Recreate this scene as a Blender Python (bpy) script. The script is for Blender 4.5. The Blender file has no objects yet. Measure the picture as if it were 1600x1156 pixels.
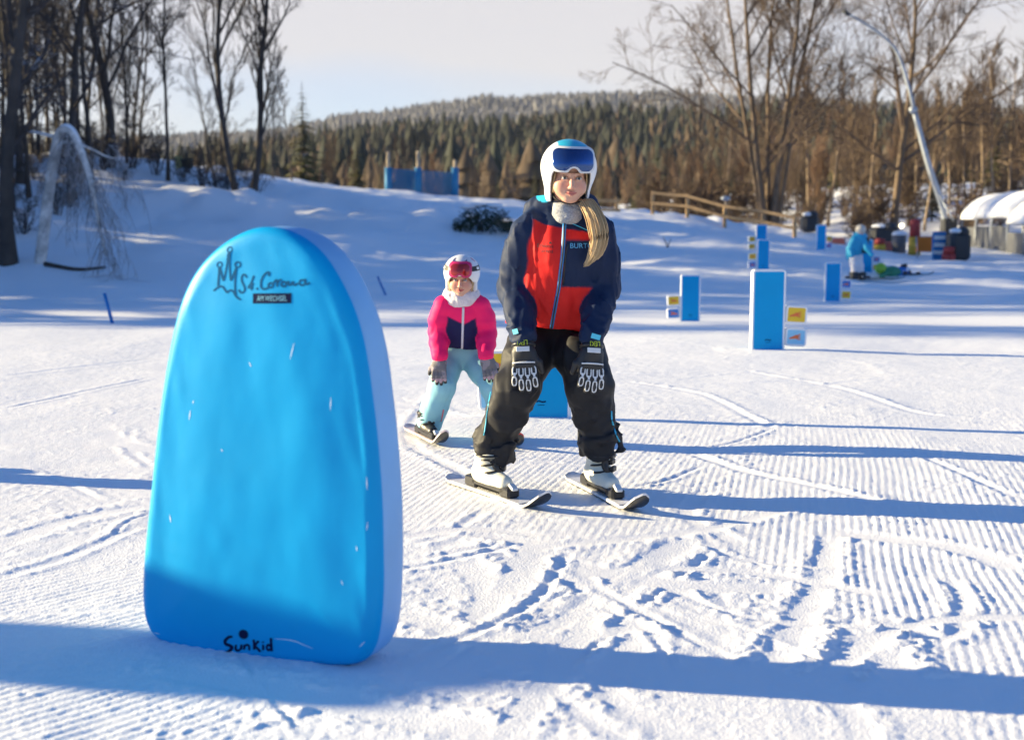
import bpy, math, random
import numpy as np
from mathutils import Vector, Matrix
from mathutils.bvhtree import BVHTree

SC = bpy.context.scene
COL = SC.collection
random.seed(7)

# ------------------------------------------------------------------ camera
CAM_Z = 1.27
FPX = 2000.0                      # focal length in photo pixels (1600 px wide)
HORIZON = 330.0
PITCH = math.atan((578.0 - HORIZON) / FPX)
cam = bpy.data.cameras.new('camera')
cam.sensor_width = 36.0
cam.lens = 45.0
cam.clip_start = 0.05
cam.clip_end = 8000.0
cam.dof.use_dof = True
cam.dof.focus_distance = 5.75
cam.dof.aperture_fstop = 2.6
cam_ob = bpy.data.objects.new('camera', cam)
COL.objects.link(cam_ob)
cam_ob.location = (0, 0, CAM_Z)
cam_ob.rotation_euler = (math.pi / 2 - PITCH, 0, 0)
SC.camera = cam_ob

# ------------------------------------------------------------------ light
SUN_EL = math.radians(13.0)
SUN_AZ = (-1.0, 0.19)             # horizontal direction towards the sun (x right, y away)
_n = math.hypot(*SUN_AZ)
SUN = np.array([SUN_AZ[0] / _n * math.cos(SUN_EL), SUN_AZ[1] / _n * math.cos(SUN_EL), math.sin(SUN_EL)])
sun = bpy.data.lights.new('sun', 'SUN')
sun.energy = 5.0
sun.angle = math.radians(0.53)
sun.color = (1.0, 0.82, 0.48)
sun_ob = bpy.data.objects.new('sun', sun)
COL.objects.link(sun_ob)
sun_ob.rotation_euler = Vector(SUN).to_track_quat('Z', 'Y').to_euler()

world = bpy.data.worlds.new('World')
SC.world = world
world.use_nodes = True
wn, wl = world.node_tree.nodes, world.node_tree.links
wn.clear()
w_out = wn.new('ShaderNodeOutputWorld')
w_bg = wn.new('ShaderNodeBackground')
w_bg.inputs['Strength'].default_value = 0.085
w_sky = wn.new('ShaderNodeTexSky')
w_sky.sky_type = 'NISHITA'
w_sky.sun_disc = False
w_sky.sun_elevation = SUN_EL
w_sky.sun_rotation = math.atan2(SUN[0], SUN[1])
w_sky.altitude = 1500
w_sky.air_density = 1.0
w_sky.dust_density = 0.3
w_sky.ozone_density = 6.0
# thin veil of stratus over the blue: cloud amount comes from noise on the sky dome
w_tc = wn.new('ShaderNodeTexCoord')
w_map = wn.new('ShaderNodeMapping'); w_map.inputs['Scale'].default_value = (1.0, 1.0, 3.0)
w_noise = wn.new('ShaderNodeTexNoise'); w_noise.inputs['Scale'].default_value = 1.5
w_noise.inputs['Detail'].default_value = 3; w_noise.inputs['Roughness'].default_value = 0.45
w_sep = wn.new('ShaderNodeSeparateXYZ')
w_elev = wn.new('ShaderNodeMapRange')          # cloud bank thins out overhead
w_elev.inputs['From Min'].default_value = 0.17; w_elev.inputs['From Max'].default_value = 0.30
w_elev.inputs['To Min'].default_value = 0.36; w_elev.inputs['To Max'].default_value = -0.40
w_add = wn.new('ShaderNodeMath'); w_add.operation = 'ADD'
w_ramp = wn.new('ShaderNodeMapRange')
w_ramp.inputs['From Min'].default_value = 0.66; w_ramp.inputs['From Max'].default_value = 1.0
w_ramp.inputs['To Min'].default_value = 0.0; w_ramp.inputs['To Max'].default_value = 0.86
w_mix = wn.new('ShaderNodeMixRGB')
w_mix.inputs['Color2'].default_value = (3.35, 3.08, 2.92, 1)
wl.new(w_tc.outputs['Generated'], w_map.inputs['Vector'])
wl.new(w_map.outputs['Vector'], w_noise.inputs['Vector'])
wl.new(w_tc.outputs['Generated'], w_sep.inputs['Vector'])
wl.new(w_sep.outputs['Z'], w_elev.inputs['Value'])
wl.new(w_noise.outputs['Fac'], w_add.inputs[0]); wl.new(w_elev.outputs['Result'], w_add.inputs[1])
wl.new(w_add.outputs['Value'], w_ramp.inputs['Value'])
wl.new(w_ramp.outputs['Result'], w_mix.inputs['Fac'])
wl.new(w_sky.outputs['Color'], w_mix.inputs['Color1'])
wl.new(w_mix.outputs['Color'], w_bg.inputs['Color'])
wl.new(w_bg.outputs['Background'], w_out.inputs['Surface'])

SC.view_settings.view_transform = 'Standard'
SC.view_settings.look = 'None'
SC.view_settings.exposure = 1.58
SC.view_settings.gamma = 1.0
SC.view_settings.use_curve_mapping = False
SC.render.engine = 'CYCLES'
SC.cycles.use_denoising = True
SC.cycles.max_bounces = 6
SC.cycles.diffuse_bounces = 3
SC.cycles.glossy_bounces = 2
SC.cycles.transmission_bounces = 3
SC.cycles.sample_clamp_indirect = 6.0

# ------------------------------------------------------------------ pixel helpers
CP, SP = math.cos(PITCH), math.sin(PITCH)
CAMP = np.array([0, 0, CAM_Z])
def ray(u, v):
    a, b = (u - 800.0) / FPX, -(v - 578.0) / FPX
    return np.array([a, CP + b * SP, -SP + b * CP])
def at(u, v, Y):                      # the point seen at a pixel, at distance Y
    d = ray(u, v)
    return CAMP + d * (Y / d[1])
def px(p):                            # world -> photo pixel (arrays allowed)
    p = np.asarray(p, float) - CAMP
    dep = p[..., 1] * CP - p[..., 2] * SP
    up = p[..., 1] * SP + p[..., 2] * CP
    return 800 + FPX * p[..., 0] / dep, 578 - FPX * up / dep

# ------------------------------------------------------------------ object helpers
OFF = {}
def tag(o, label, cat, group=None, kind=None):
    o['label'] = label; o['category'] = cat
    if group: o['group'] = group
    if kind: o['kind'] = kind
    return o
def thing(name, label, cat, loc=(0, 0, 0), group=None):
    o = bpy.data.objects.new(name, None); COL.objects.link(o)
    o.empty_display_size = 0.1
    o.location = [float(c) for c in loc]
    OFF[o.name] = np.array(loc, float)
    return tag(o, label, cat, group)
def raw_mesh(name, V, F, mats=(), smooth=True, midx=None, col=None):
    me = bpy.data.meshes.new(name)
    V = np.asarray(V, np.float32)
    if isinstance(F, np.ndarray):
        n, k = F.shape
        me.vertices.add(len(V)); me.vertices.foreach_set('co', V.ravel())
        me.loops.add(n * k); me.loops.foreach_set('vertex_index', F.astype(np.int32).ravel())
        me.polygons.add(n)
        me.polygons.foreach_set('loop_start', np.arange(0, n * k, k, dtype=np.int32))
        me.polygons.foreach_set('loop_total', np.full(n, k, np.int32))
        me.update(calc_edges=True)
    else:
        me.from_pydata([tuple(map(float, v)) for v in V], [], [tuple(int(i) for i in f) for f in F])
    if smooth and len(me.polygons):
        me.polygons.foreach_set('use_smooth', np.ones(len(me.polygons), bool))
    for m in (mats if isinstance(mats, (list, tuple)) else [mats]): me.materials.append(m)
    if midx is not None: me.polygons.foreach_set('material_index', np.asarray(midx, np.int32))
    if col is not None:
        a = me.attributes.new('Col', 'FLOAT_COLOR', 'POINT')
        c = np.ones((len(V), 4), np.float32); c[:, :3] = col
        a.data.foreach_set('color', c.ravel())
    me.update()
    return me
def obj(name, me, parent=None, loc=None, rot=None):
    o = bpy.data.objects.new(name, me); COL.objects.link(o)
    if parent: o.parent = parent
    if loc is not None: o.location = [float(c) for c in loc]
    if rot is not None: o.rotation_euler = rot
    return o
def part(name, VF, mat, parent, smooth=True, midx=None, col=None):
    """mesh given in world coordinates, made a child of its thing or part"""
    V, F = VF
    off = OFF[parent.name]
    o = obj(name, raw_mesh(name, np.asarray(V, float) - off, F, mat, smooth, midx, col), parent)
    OFF[o.name] = off
    return o
def solo(name, VF, mat, label, cat, group=None, smooth=True, loc=None, kind=None, col=None):
    """a thing that is a single mesh"""
    V, F = VF
    V = np.asarray(V, float)
    if loc is None: loc = np.array([V[:, 0].mean(), V[:, 1].mean(), V[:, 2].min()])
    o = obj(name, raw_mesh(name, V - np.asarray(loc), F, mat, smooth, None, col), None, loc)
    OFF[o.name] = np.asarray(loc, float)
    return tag(o, label, cat, group, kind)
def copy_tree(o, parent=None, loc=None, rotz=None, scale=None, label=None, group=None):
    c = o.copy(); COL.objects.link(c); c.parent = parent
    if loc is not None: c.location = [float(q) for q in loc]
    if rotz is not None: c.rotation_euler = (0, 0, rotz)
    if scale is not None: c.scale = (scale,) * 3 if np.isscalar(scale) else scale
    if label: c['label'] = label
    if group: c['group'] = group
    for ch in o.children: copy_tree(ch, c)
    return c

# ---- geometry builders: each gives (verts, faces)
def merge(parts):
    V, F, n = [], [], 0
    for v, f in parts:
        V.append(np.asarray(v, float)); F += [[i + n for i in q] for q in f]; n += len(v)
    return np.vstack(V), F
def nrm(v):
    v = np.asarray(v, float); return v / (np.linalg.norm(v, axis=-1, keepdims=True) + 1e-12)
def tube(P, R, sides=6, caps=True, flat=1.0):
    P = np.asarray(P, float); K = len(P)
    R = np.broadcast_to(np.asarray(R, float), (K,))
    T = nrm(np.gradient(P, axis=0))
    ref = np.array([0.0, 0, 1]) if abs(T[:, 2]).mean() < 0.8 else np.array([0.0, 1, 0])
    A = nrm(np.cross(T, ref)); B = np.cross(T, A)
    th = np.linspace(0, 2 * math.pi, sides, endpoint=False)
    V = P[:, None, :] + R[:, None, None] * (np.cos(th)[None, :, None] * A[:, None, :] + flat * np.sin(th)[None, :, None] * B[:, None, :])
    V = V.reshape(-1, 3)
    F = [[i * sides + j, i * sides + (j + 1) % sides, (i + 1) * sides + (j + 1) % sides, (i + 1) * sides + j]
         for i in range(K - 1) for j in range(sides)]
    if caps: F += [list(range(sides))[::-1], list(range((K - 1) * sides, K * sides))]
    return V, F
def box(c, half, R=None, bev=0.0):
    """box with chamfered vertical and horizontal edges when bev > 0"""
    hx, hy, hz = half
    if bev <= 0:
        V = np.array([[sx * hx, sy * hy, sz * hz] for sz in (-1, 1) for sy in (-1, 1) for sx in (-1, 1)], float)
        F = [[0, 2, 3, 1], [4, 5, 7, 6], [0, 1, 5, 4], [2, 6, 7, 3], [0, 4, 6, 2], [1, 3, 7, 5]]
    else:
        b = min(bev, hx * .9, hy * .9, hz * .9)
        def loop(dx, dy, z):
            x, y = hx - dx, hy - dy
            return [[x - b, -y, z], [x, -y + b, z], [x, y - b, z], [x - b, y, z], [-x + b, y, z], [-x, y - b, z], [-x, -y + b, z], [-x + b, -y, z]]
        V = np.array(loop(b, b, -hz) + loop(0, 0, -hz + b) + loop(0, 0, hz - b) + loop(b, b, hz), float)
        F = [list(range(8))[::-1], list(range(24, 32))]
        for k in range(3):
            for j in range(8): F.append([k * 8 + j, k * 8 + (j + 1) % 8, (k + 1) * 8 + (j + 1) % 8, (k + 1) * 8 + j])
    if R is not None: V = V @ np.asarray(R).T
    return V + np.asarray(c, float), F
def rotz(a): c, s = math.cos(a), math.sin(a); return np.array([[c, -s, 0], [s, c, 0], [0, 0, 1]])
def rotx(a): c, s = math.cos(a), math.sin(a); return np.array([[1, 0, 0], [0, c, -s], [0, s, c]])
def roty(a): c, s = math.cos(a), math.sin(a); return np.array([[c, 0, s], [0, 1, 0], [-s, 0, c]])
def bar(a, b, w, h=None, bev=0.0):
    a, b = np.asarray(a, float), np.asarray(b, float)
    h = h or w
    x = nrm(b - a); up = np.array([0, 0, 1.0]) if abs(x[2]) < .9 else np.array([0, 1.0, 0])
    y = nrm(np.cross(up, x)); z = np.cross(x, y)
    return box((a + b) / 2, (np.linalg.norm(b - a) / 2, w / 2, h / 2), np.stack([x, y, z], 1), bev)
def sphere(c, r, nu=14, nv=9):
    r = np.broadcast_to(np.asarray(r, float), (3,))
    V = [[0, 0, 1]]
    for i in range(1, nv):
        a = math.pi * i / nv
        V += [[math.sin(a) * math.cos(2 * math.pi * j / nu), math.sin(a) * math.sin(2 * math.pi * j / nu), math.cos(a)] for j in range(nu)]
    V.append([0, 0, -1])
    F = [[0, 1 + j, 1 + (j + 1) % nu] for j in range(nu)]
    for i in range(nv - 2):
        for j in range(nu):
            F.append([1 + i * nu + j, 1 + (i + 1) * nu + j, 1 + (i + 1) * nu + (j + 1) % nu, 1 + i * nu + (j + 1) % nu])
    L = 1 + (nv - 2) * nu
    F += [[L + j, len(V) - 1, L + (j + 1) % nu] for j in range(nu)]
    return np.array(V) * r + np.asarray(c, float), F
def spline(P, n):
    """Catmull-Rom through the points"""
    P = np.asarray(P, float)
    Q = np.vstack([2 * P[0] - P[1], P, 2 * P[-1] - P[-2]])
    t = np.linspace(0, len(P) - 1 - 1e-9, n); i = t.astype(int); f = (t - i)[:, None]
    a, b, c, d = Q[i], Q[i + 1], Q[i + 2], Q[i + 3]
    return .5 * (2 * b + (c - a) * f + (2 * a - 5 * b + 4 * c - d) * f ** 2 + (-a + 3 * b - 3 * c + d) * f ** 3)

# ---- noise
def _h(ix, iy, iz, s):
    n = (ix.astype(np.uint32) * np.uint32(374761393) + iy.astype(np.uint32) * np.uint32(668265263) +
         iz.astype(np.uint32) * np.uint32(2147483647 - 97) + np.uint32(s * 1013904223 % 4294967296))
    n = (n ^ (n >> np.uint32(13))) * np.uint32(1274126177)
    n = n ^ (n >> np.uint32(16))
    return (n & np.uint32(0xffff)).astype(np.float32) / 65535.0
def noise2(x, y, s=0):
    x = np.asarray(x, np.float64); y = np.asarray(y, np.float64)
    ix = np.floor(x).astype(np.int64); iy = np.floor(y).astype(np.int64)
    fx = x - ix; fy = y - iy
    fx = fx * fx * (3 - 2 * fx); fy = fy * fy * (3 - 2 * fy); z = np.zeros_like(ix)
    a, b, c, d = _h(ix, iy, z, s), _h(ix + 1, iy, z, s), _h(ix, iy + 1, z, s), _h(ix + 1, iy + 1, z, s)
    return (a * (1 - fx) + b * fx) * (1 - fy) + (c * (1 - fx) + d * fx) * fy
def noise3(P, s=0):
    i = np.floor(P).astype(np.int64); f = P - i; f = f * f * (3 - 2 * f)
    r = 0
    for dx in (0, 1):
        for dy in (0, 1):
            for dz in (0, 1):
                w = (f[:, 0] if dx else 1 - f[:, 0]) * (f[:, 1] if dy else 1 - f[:, 1]) * (f[:, 2] if dz else 1 - f[:, 2])
                r = r + w * _h(i[:, 0] + dx, i[:, 1] + dy, i[:, 2] + dz, s)
    return r
def fbm2(x, y, o=4, s=0):
    r, a, t = 0, .5, 0
    for k in range(o): r = r + a * noise2(x * 2 ** k, y * 2 ** k, s + k); t += a; a *= .5
    return r / t
def sst(x, a, b):
    t = np.clip((x - a) / (b - a), 0, 1); return t * t * (3 - 2 * t)

# ------------------------------------------------------------------ materials
def mat(name, color=(.5, .5, .5), rough=.6, metal=0.0, attr=False, bump=None, var=None, spec=.5, coat=0, sub=0, sheen=0, emit=None):
    """bump = (scale, strength, distance); var = (scale, amount) mottling of the base colour"""
    m = bpy.data.materials.new(name); m.use_nodes = True
    N, L = m.node_tree.nodes, m.node_tree.links
    b = N['Principled BSDF']
    b.inputs['Base Color'].default_value = (*color, 1)
    b.inputs['Roughness'].default_value = rough
    b.inputs['Metallic'].default_value = metal
    b.inputs['Specular IOR Level'].default_value = spec
    b.inputs['Coat Weight'].default_value = coat
    b.inputs['Sheen Weight'].default_value = sheen
    if emit:
        b.inputs['Emission Color'].default_value = (*emit[0], 1); b.inputs['Emission Strength'].default_value = emit[1]
    if sub:
        b.inputs['Subsurface Weight'].default_value = sub; b.inputs['Subsurface Radius'].default_value = (.012, .005, .003)
        b.inputs['Subsurface Scale'].default_value = 0.6
    tc = N.new('ShaderNodeTexCoord')
    src = None
    if attr:
        a = N.new('ShaderNodeAttribute'); a.attribute_name = 'Col'; src = a.outputs['Color']
    if var:
        no = N.new('ShaderNodeTexNoise'); no.inputs['Scale'].default_value = var[0]; no.inputs['Detail'].default_value = 6
        L.new(tc.outputs['Object'], no.inputs['Vector'])
        mr = N.new('ShaderNodeMapRange'); mr.inputs['From Min'].default_value = .3; mr.inputs['From Max'].default_value = .7
        mr.inputs['To Min'].default_value = 1 - var[1]; mr.inputs['To Max'].default_value = 1 + var[1]
        L.new(no.outputs['Fac'], mr.inputs['Value'])
        mx = N.new('ShaderNodeVectorMath'); mx.operation = 'SCALE'
        if src: L.new(src, mx.inputs[0])
        else: mx.inputs[0].default_value = color
        L.new(mr.outputs['Result'], mx.inputs['Scale']); src = mx.outputs['Vector']
    if src: L.new(src, b.inputs['Base Color'])
    if bump:
        no = N.new('ShaderNodeTexNoise'); no.inputs['Scale'].default_value = bump[0]; no.inputs['Detail'].default_value = 4
        L.new(tc.outputs['Object'], no.inputs['Vector'])
        bp = N.new('ShaderNodeBump'); bp.inputs['Strength'].default_value = bump[1]; bp.inputs['Distance'].default_value = bump[2]
        L.new(no.outputs['Fac'], bp.inputs['Height']); L.new(bp.outputs['Normal'], b.inputs['Normal'])
    return m
def snowy(name, color, cover=.5, rough=.8, var=(3, .3), up=0.45):
    """bark or needles with snow lying on what faces upwards"""
    m = mat(name, color, rough, var=var)
    N, L = m.node_tree.nodes, m.node_tree.links
    b = N['Principled BSDF']
    geo = N.new('ShaderNodeNewGeometry'); sep = N.new('ShaderNodeSeparateXYZ'); L.new(geo.outputs['Normal'], sep.inputs[0])
    no = N.new('ShaderNodeTexNoise'); no.inputs['Scale'].default_value = .9; no.inputs['Detail'].default_value = 5
    L.new(geo.outputs['Position'], no.inputs['Vector'])
    a = N.new('ShaderNodeMapRange'); a.inputs['From Min'].default_value = up; a.inputs['From Max'].default_value = up + .25
    L.new(sep.outputs['Z'], a.inputs['Value'])
    c = N.new('ShaderNodeMapRange'); c.inputs['From Min'].default_value = .72 - .45 * cover; c.inputs['From Max'].default_value = .80 - .45 * cover
    L.new(no.outputs['Fac'], c.inputs['Value'])
    mu = N.new('ShaderNodeMath'); mu.operation = 'MULTIPLY'; L.new(a.outputs['Result'], mu.inputs[0]); L.new(c.outputs['Result'], mu.inputs[1])
    mx = N.new('ShaderNodeMixRGB'); mx.inputs['Color2'].default_value = (.82, .84, .87, 1)
    src = b.inputs['Base Color'].links[0].from_socket
    L.new(mu.outputs[0], mx.inputs['Fac']); L.new(src, mx.inputs['Color1']); L.new(mx.outputs['Color'], b.inputs['Base Color'])
    return m

# ------------------------------------------------------------------ terrain
def terrain(x, y):
    """snow surface without the fine marks: a flat, a shallow hollow, the bank behind, the hills"""
    x = np.asarray(x, float); y = np.asarray(y, float)
    s = y - (13.2 - .12 * x)
    z = -0.50 * sst(s, .2, 8) + 0.45 * sst(y, 30, 46)
    A = np.interp(x, [-60, -14, -10, -5, 2, 6, 10, 14, 24, 40], [4.2, 3.3, 2.6, 2.05, 1.45, 1.15, .35, .05, .1, .6])
    z = z + A * (.35 * sst(y, 25, 36) + .65 * sst(y, 30, 50))
    z = z + 3.0 * sst(y, 50, 100) * sst(x, 8, 26)
    z = z - 1.6 * sst(y, 62, 120) * sst(-x, -10, 10)
    # lumpy snow thrown up along the bank
    z = z + (fbm2(x * .45, y * .45, 4, 11) - .5) * .5 * sst(y, 24, 34) + (fbm2(x * .11, y * .11, 3, 5) - .5) * .35 * sst(y, 12, 20)
    by = 39 - .05 * x + .6 * np.sin(x * .5)
    z = z + .30 * np.exp(-((y - by) / .9) ** 2) * sst(x, -14, -9) * (1 - sst(x, 3, 8)) * (.4 + 1.2 * noise2(x * 1.6, y * 1.6, 9))
    z = z + .30 * np.exp(-((y - (50 - .5 * (x - 6))) / 1.0) ** 2) * sst(x, 3, 6) * (1 - sst(x, 10, 12)) * (.4 + noise2(x * 1.4, y * 1.4, 19))
    t = x / np.maximum(y, 1.0)
    r1 = np.interp(t, [-.8, -.3, -.18, -.1, .1, .25, .4, .9], [.010, .016, .036, .050, .058, .055, .055, .050])
    z = z + r1 * 780 * sst(y, 330, 800)
    r2 = np.interp(t, [-.8, -.3, -.175, -.135, -.02, .125, .25, .4, .9], [.045, .048, .056, .064, .080, .083, .076, .07, .06])
    z = z + np.maximum(r2 * 1900 - r1 * 780, 0) * sst(y, 1100, 1950)
    z = z + (fbm2(x * .02, y * .02, 3, 3) - .5) * 8 * sst(y, 300, 600)
    return z
def tz(x, y): return float(terrain(np.array([x]), np.array([y]))[0])
def ground(u, v, lo=2.0, hi=160.0):
    """where the ray of a pixel first meets the snow"""
    d = ray(u, v); d = d / d[1]
    ys = np.geomspace(lo, hi, 4000)
    P = CAMP + ys[:, None] * d
    h = P[:, 2] - terrain(P[:, 0], P[:, 1])
    k = np.argmax(h < 0)
    return np.array([P[k, 0], P[k, 1], tz(P[k, 0], P[k, 1])])

# ------------------------------------------------------------------ the snow ground, one sheet
def g2(u, v):                        # pixel -> (x, y) on the flat foreground
    d = ray(u, v); k = CAM_Z / -d[2]; return (d[0] * k, d[1] * k)
def build_snow():
    dense = np.linspace(-.45, .45, 570)
    side = .45 + np.concatenate([np.linspace(.003, .1, 16), np.geomspace(.13, 14, 22)])
    t = np.concatenate([-side[::-1], dense, side])
    rows = np.concatenate([np.linspace(-40, 1.5, 16), np.linspace(1.7, 2.25, 6), np.geomspace(2.3, 17, 690), np.geomspace(17.2, 62, 110), np.geomspace(63.5, 2700, 80)])
    sc = np.maximum(rows, 2.3) + 1.5
    X = t[None, :] * sc[:, None]; Y = np.repeat(rows[:, None], len(t), 1)
    far = np.interp(rows, [0, 60, 2700], [1, 1, .05])          # keep the far sheet from fanning out too wide
    X = np.where(abs(X) > .6 * sc[:, None], np.sign(X) * (.6 * sc[:, None] + (abs(X) - .6 * sc[:, None]) * far[:, None]), X)
    Z = terrain(X, Y)
    r0, r1 = 16, 16 + 6 + 690
    cs = slice(20, len(t) - 20)
    x = X[r0:r1, cs]; y = Y[r0:r1, cs]
    rng = np.random.RandomState(4)
    # groomer ridges: two passes in different directions
    def cord(dx, dy, pitch, wob, seed):
        n = math.hypot(dx, dy); dx /= n; dy /= n
        q = (x * dy - y * dx) + wob * (fbm2(x * .9, y * .9, 2, seed) - .5)
        w = .5 + .5 * np.cos(2 * math.pi * q / pitch)
        a = x * dx + y * dy
        br = noise2(q / pitch * .9, a * 9, seed + 5)             # crumbled crests
        return w ** .8 * (.55 + .75 * br)
    cR = cord(.24, 1, .035, .06, 21)
    cL = cord(.93, 1, .038, .06, 31)
    sL = sst(-x - .30 - .14 * (y - 3) + .5 * (fbm2(x * 1.1, y * 1.1, 3, 8) - .5), -.15, .15)
    amp = .0036 * (1 - .55 * sst(y, 5, 12))
    patch = sst(fbm2(x * .75 + 3, y * .55, 3, 41), .47, .56) * (1 - .5 * sst(y, 6.8, 8.5))     # worn-off areas
    patchR = np.maximum(patch, .95 * sst(x, .5, 1.3) * sst(-y, -7.4, -6.2) * sst(fbm2(x * 1.3, y * 1.3, 3, 77), .41, .55))
    patchL = np.maximum(patch * .8, sst(-y, -5.0, -4.0) * sst(-x, .4, .9))
    C = amp * (cR * patchR * (1 - sL) + cL * patchL * sL)
    trample = sst(x, -.9, -.3) * (1 - sst(x, .75, 1.25)) * sst(-y, -6.0, -4.9)
    C = C * (1 - .6 * trample)
    base = (fbm2(x * 2.2, y * 2.2, 4, 2) - .5) * .013 + (fbm2(x * .5, y * .5, 2, 6) - .5) * .05
    D = C.copy(); M = np.zeros_like(D)
    # ski marks: smooth furrows with crumbs pushed to their edges
    lump = noise2(x * 38, y * 38, 51) * .6 + noise2(x * 80, y * 80, 52) * .4
    def mark(P, w, depth, berm, side=0, n=26, taper=True):
        nonlocal D, M
        P = spline(np.array(P, float), n)
        pad = w * 1.5 + .12
        bb = (x > P[:, 0].min() - pad) & (x < P[:, 0].max() + pad) & (y > P[:, 1].min() - pad) & (y < P[:, 1].max() + pad)
        if not bb.any(): return
        xi, yi = x[bb], y[bb]
        best = np.full(xi.shape, 9.0); sg = np.zeros_like(best); tt = np.zeros_like(best)
        for k in range(n - 1):
            a, b = P[k], P[k + 1]; e = b - a; L2 = e @ e + 1e-9
            s = np.clip(((xi - a[0]) * e[0] + (yi - a[1]) * e[1]) / L2, 0, 1)
            ddx = xi - a[0] - s * e[0]; ddy = yi - a[1] - s * e[1]
            d = np.hypot(ddx, ddy); m = d < best
            best = np.where(m, d, best); sg = np.where(m, np.sign(e[0] * ddy - e[1] * ddx), sg); tt = np.where(m, (k + s) / (n - 1), tt)
        fade = (sst(tt, 0, .12) * (1 - sst(tt, .86, 1))) if taper else 1.0
        hw = w / 2 * (.85 + .3 * noise2(xi * 7, yi * 7, 61))
        ins = (1 - sst(best, hw * .8, hw * 1.1)) * fade
        v = D[bb]
        v = v * (1 - ins) + (.0026 - .36 * depth) * ins
        ew = .012 + .25 * w
        edge = np.exp(-((best - hw * 1.15 - ew * .5) / ew) ** 2) * fade * berm * .34 * (.15 + 1.6 * lump[bb] ** 1.5)
        if side: edge = edge * (.25 + .75 * (sg * side > 0))
        D[bb] = v + edge
        M[bb] = np.maximum(M[bb], ins)
    P = lambda *a: [g2(*q) for q in a]
    man = [
        (P((1118, 858), (1050, 915), (985, 962), (935, 1008), (872, 1062)), .035, .022, .022, 1),
        (P((1085, 835), (1010, 890), (950, 935), (860, 985), (760, 1005)), .14, .012, .012, 0),
        (P((735, 838), (850, 860), (905, 905), (925, 930)), .10, .010, .018, -1),
        (P((690, 840), (745, 900), (765, 945), (730, 1010)), .12, .009, .014, 1),
        (P((1090, 890), (1140, 985), (1138, 1035), (1105, 1075)), .09, .010, .020, -1),
        (P((1035, 900), (1090, 960), (1115, 1010), (1060, 1070)), .10, .009, .015, 1),
        (P((1000, 965), (1030, 1010), (1058, 1060)), .03, .012, .014, 0),
        (P((1300, 820), (1285, 900), (1255, 960), (1215, 1030), (1185, 1075)), .10, .012, .016, 0),
        (P((1350, 970), (1325, 1030), (1300, 1090)), .09, .011, .020, 0),
        (P((1345, 985), (1400, 1050), (1440, 1085)), .14, .008, .035, 1),
        (P((1480, 905), (1505, 945), (1480, 1000), (1345, 960)), .06, .010, .018, 0),
        (P((760, 800), (700, 840), (640, 855)), .05, .010, .012, 0),
        (P((620, 960), (700, 985), (840, 1040)), .12, .008, .012, 0),
        (P((650, 880), (760, 860), (820, 870), (930, 940)), .05, .010, .010, 0),
        (P((960, 595), (1090, 615), (1190, 660), (1210, 668)), .06, .012, .022, 1),
        (P((1140, 575), (1300, 605), (1420, 640), (1500, 650)), .07, .010, .022, 1),
        (P((1210, 668), (1130, 695), (1060, 700)), .03, .012, .008, 0),
        (P((1070, 705), (1160, 740), (1300, 770), (1420, 800)), .06, .010, .018, 1),
        (P((1100, 730), (1040, 755), (985, 765)), .03, .012, .008, 0),
        (P((700, 600), (660, 640), (640, 690), (720, 740), (820, 800)), .07, .010, .010, 0),
        (P((735, 655), (690, 640), (672, 625), (720, 610)), .05, .010, .010, 0),
        (P((0, 590), (120, 575), (250, 560)), .10, .012, .012, 0),
        (P((0, 640), (140, 610), (240, 590)), .06, .012, .012, 0),
        (P((205, 670), (205, 700), (240, 730)), .05, .010, .012, 0),
        (P((0, 850), (120, 810), (230, 790)), .12, .012, .014, 0),
        (P((0, 900), (100, 870), (230, 820)), .06, .010, .012, 0),
        (P((1600, 790), (1450, 720), (1400, 700)), .05, .010, .012, 0),
        (P((1600, 900), (1480, 860), (1280, 830)), .12, .010, .012, 0),
        (P((620, 1075), (1000, 1100), (1300, 1130)), .05, .006, .006, 0),
    ]
    for m in man: mark(*m)
    for k in range(66):
        cx, cy = rng.uniform(-2.6, 4.6), 3.0 + 10 * rng.rand() ** 1.5
        if k < 22: cx, cy = rng.uniform(-.6, 1.0), rng.uniform(3.0, 5.4)
        a = rng.uniform(0, math.pi); L = rng.uniform(.35, 1.1) * (1 + .1 * cy); bend = rng.uniform(-.5, .5) * L
        dx, dy = math.cos(a) * L / 2, math.sin(a) * L / 2
        mark([(cx - dx, cy - dy), (cx - dy * bend / L, cy + dx * bend / L), (cx + dx, cy + dy)], rng.choice([.02, .04, .08, .09, .13]), rng.uniform(.004, .011), rng.uniform(.005, .014), rng.choice([-1, 0, 1]))
    # crumbs of broken snow, mostly along the marks and in the trampled patch
    cl = sst(fbm2(x * 3.1, y * 3.1, 3, 90), .47, .66)
    crumb = np.maximum(noise2(x * 30, y * 30, 91) - .60, 0) * .022 + np.maximum(noise2(x * 62, y * 62, 92) - .60, 0) * .024
    D = D + crumb * (cl * (.24 + .18 * trample) + .07) * (1 - .85 * M)
    D = D + (noise2(x * 120, y * 120, 93) - .5) * .0022 * (1 - .6 * M)
    tt = abs(x) / (np.maximum(y, 2.3) + 1.5); along = sst(y, 1.8, 2.3) * (1 - sst(y, 13, 17))
    Z[r0:r1, cs] += along * (D * sst(.475 - tt, 0, .03) + base * sst(.56 - tt, 0, .09))
    V = np.stack([X, Y, Z], -1).reshape(-1, 3)
    nr, nc = X.shape
    i = np.arange(nr * nc).reshape(nr, nc)
    F = np.stack([i[:-1, :-1], i[:-1, 1:], i[1:, 1:], i[1:, :-1]], -1).reshape(-1, 4)
    m = mat('snow', (.86, .87, .89), .55, bump=(130, .5, .006), spec=.25)
    o = obj('snow_ground', raw_mesh('snow_ground', V, F, m))
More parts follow.
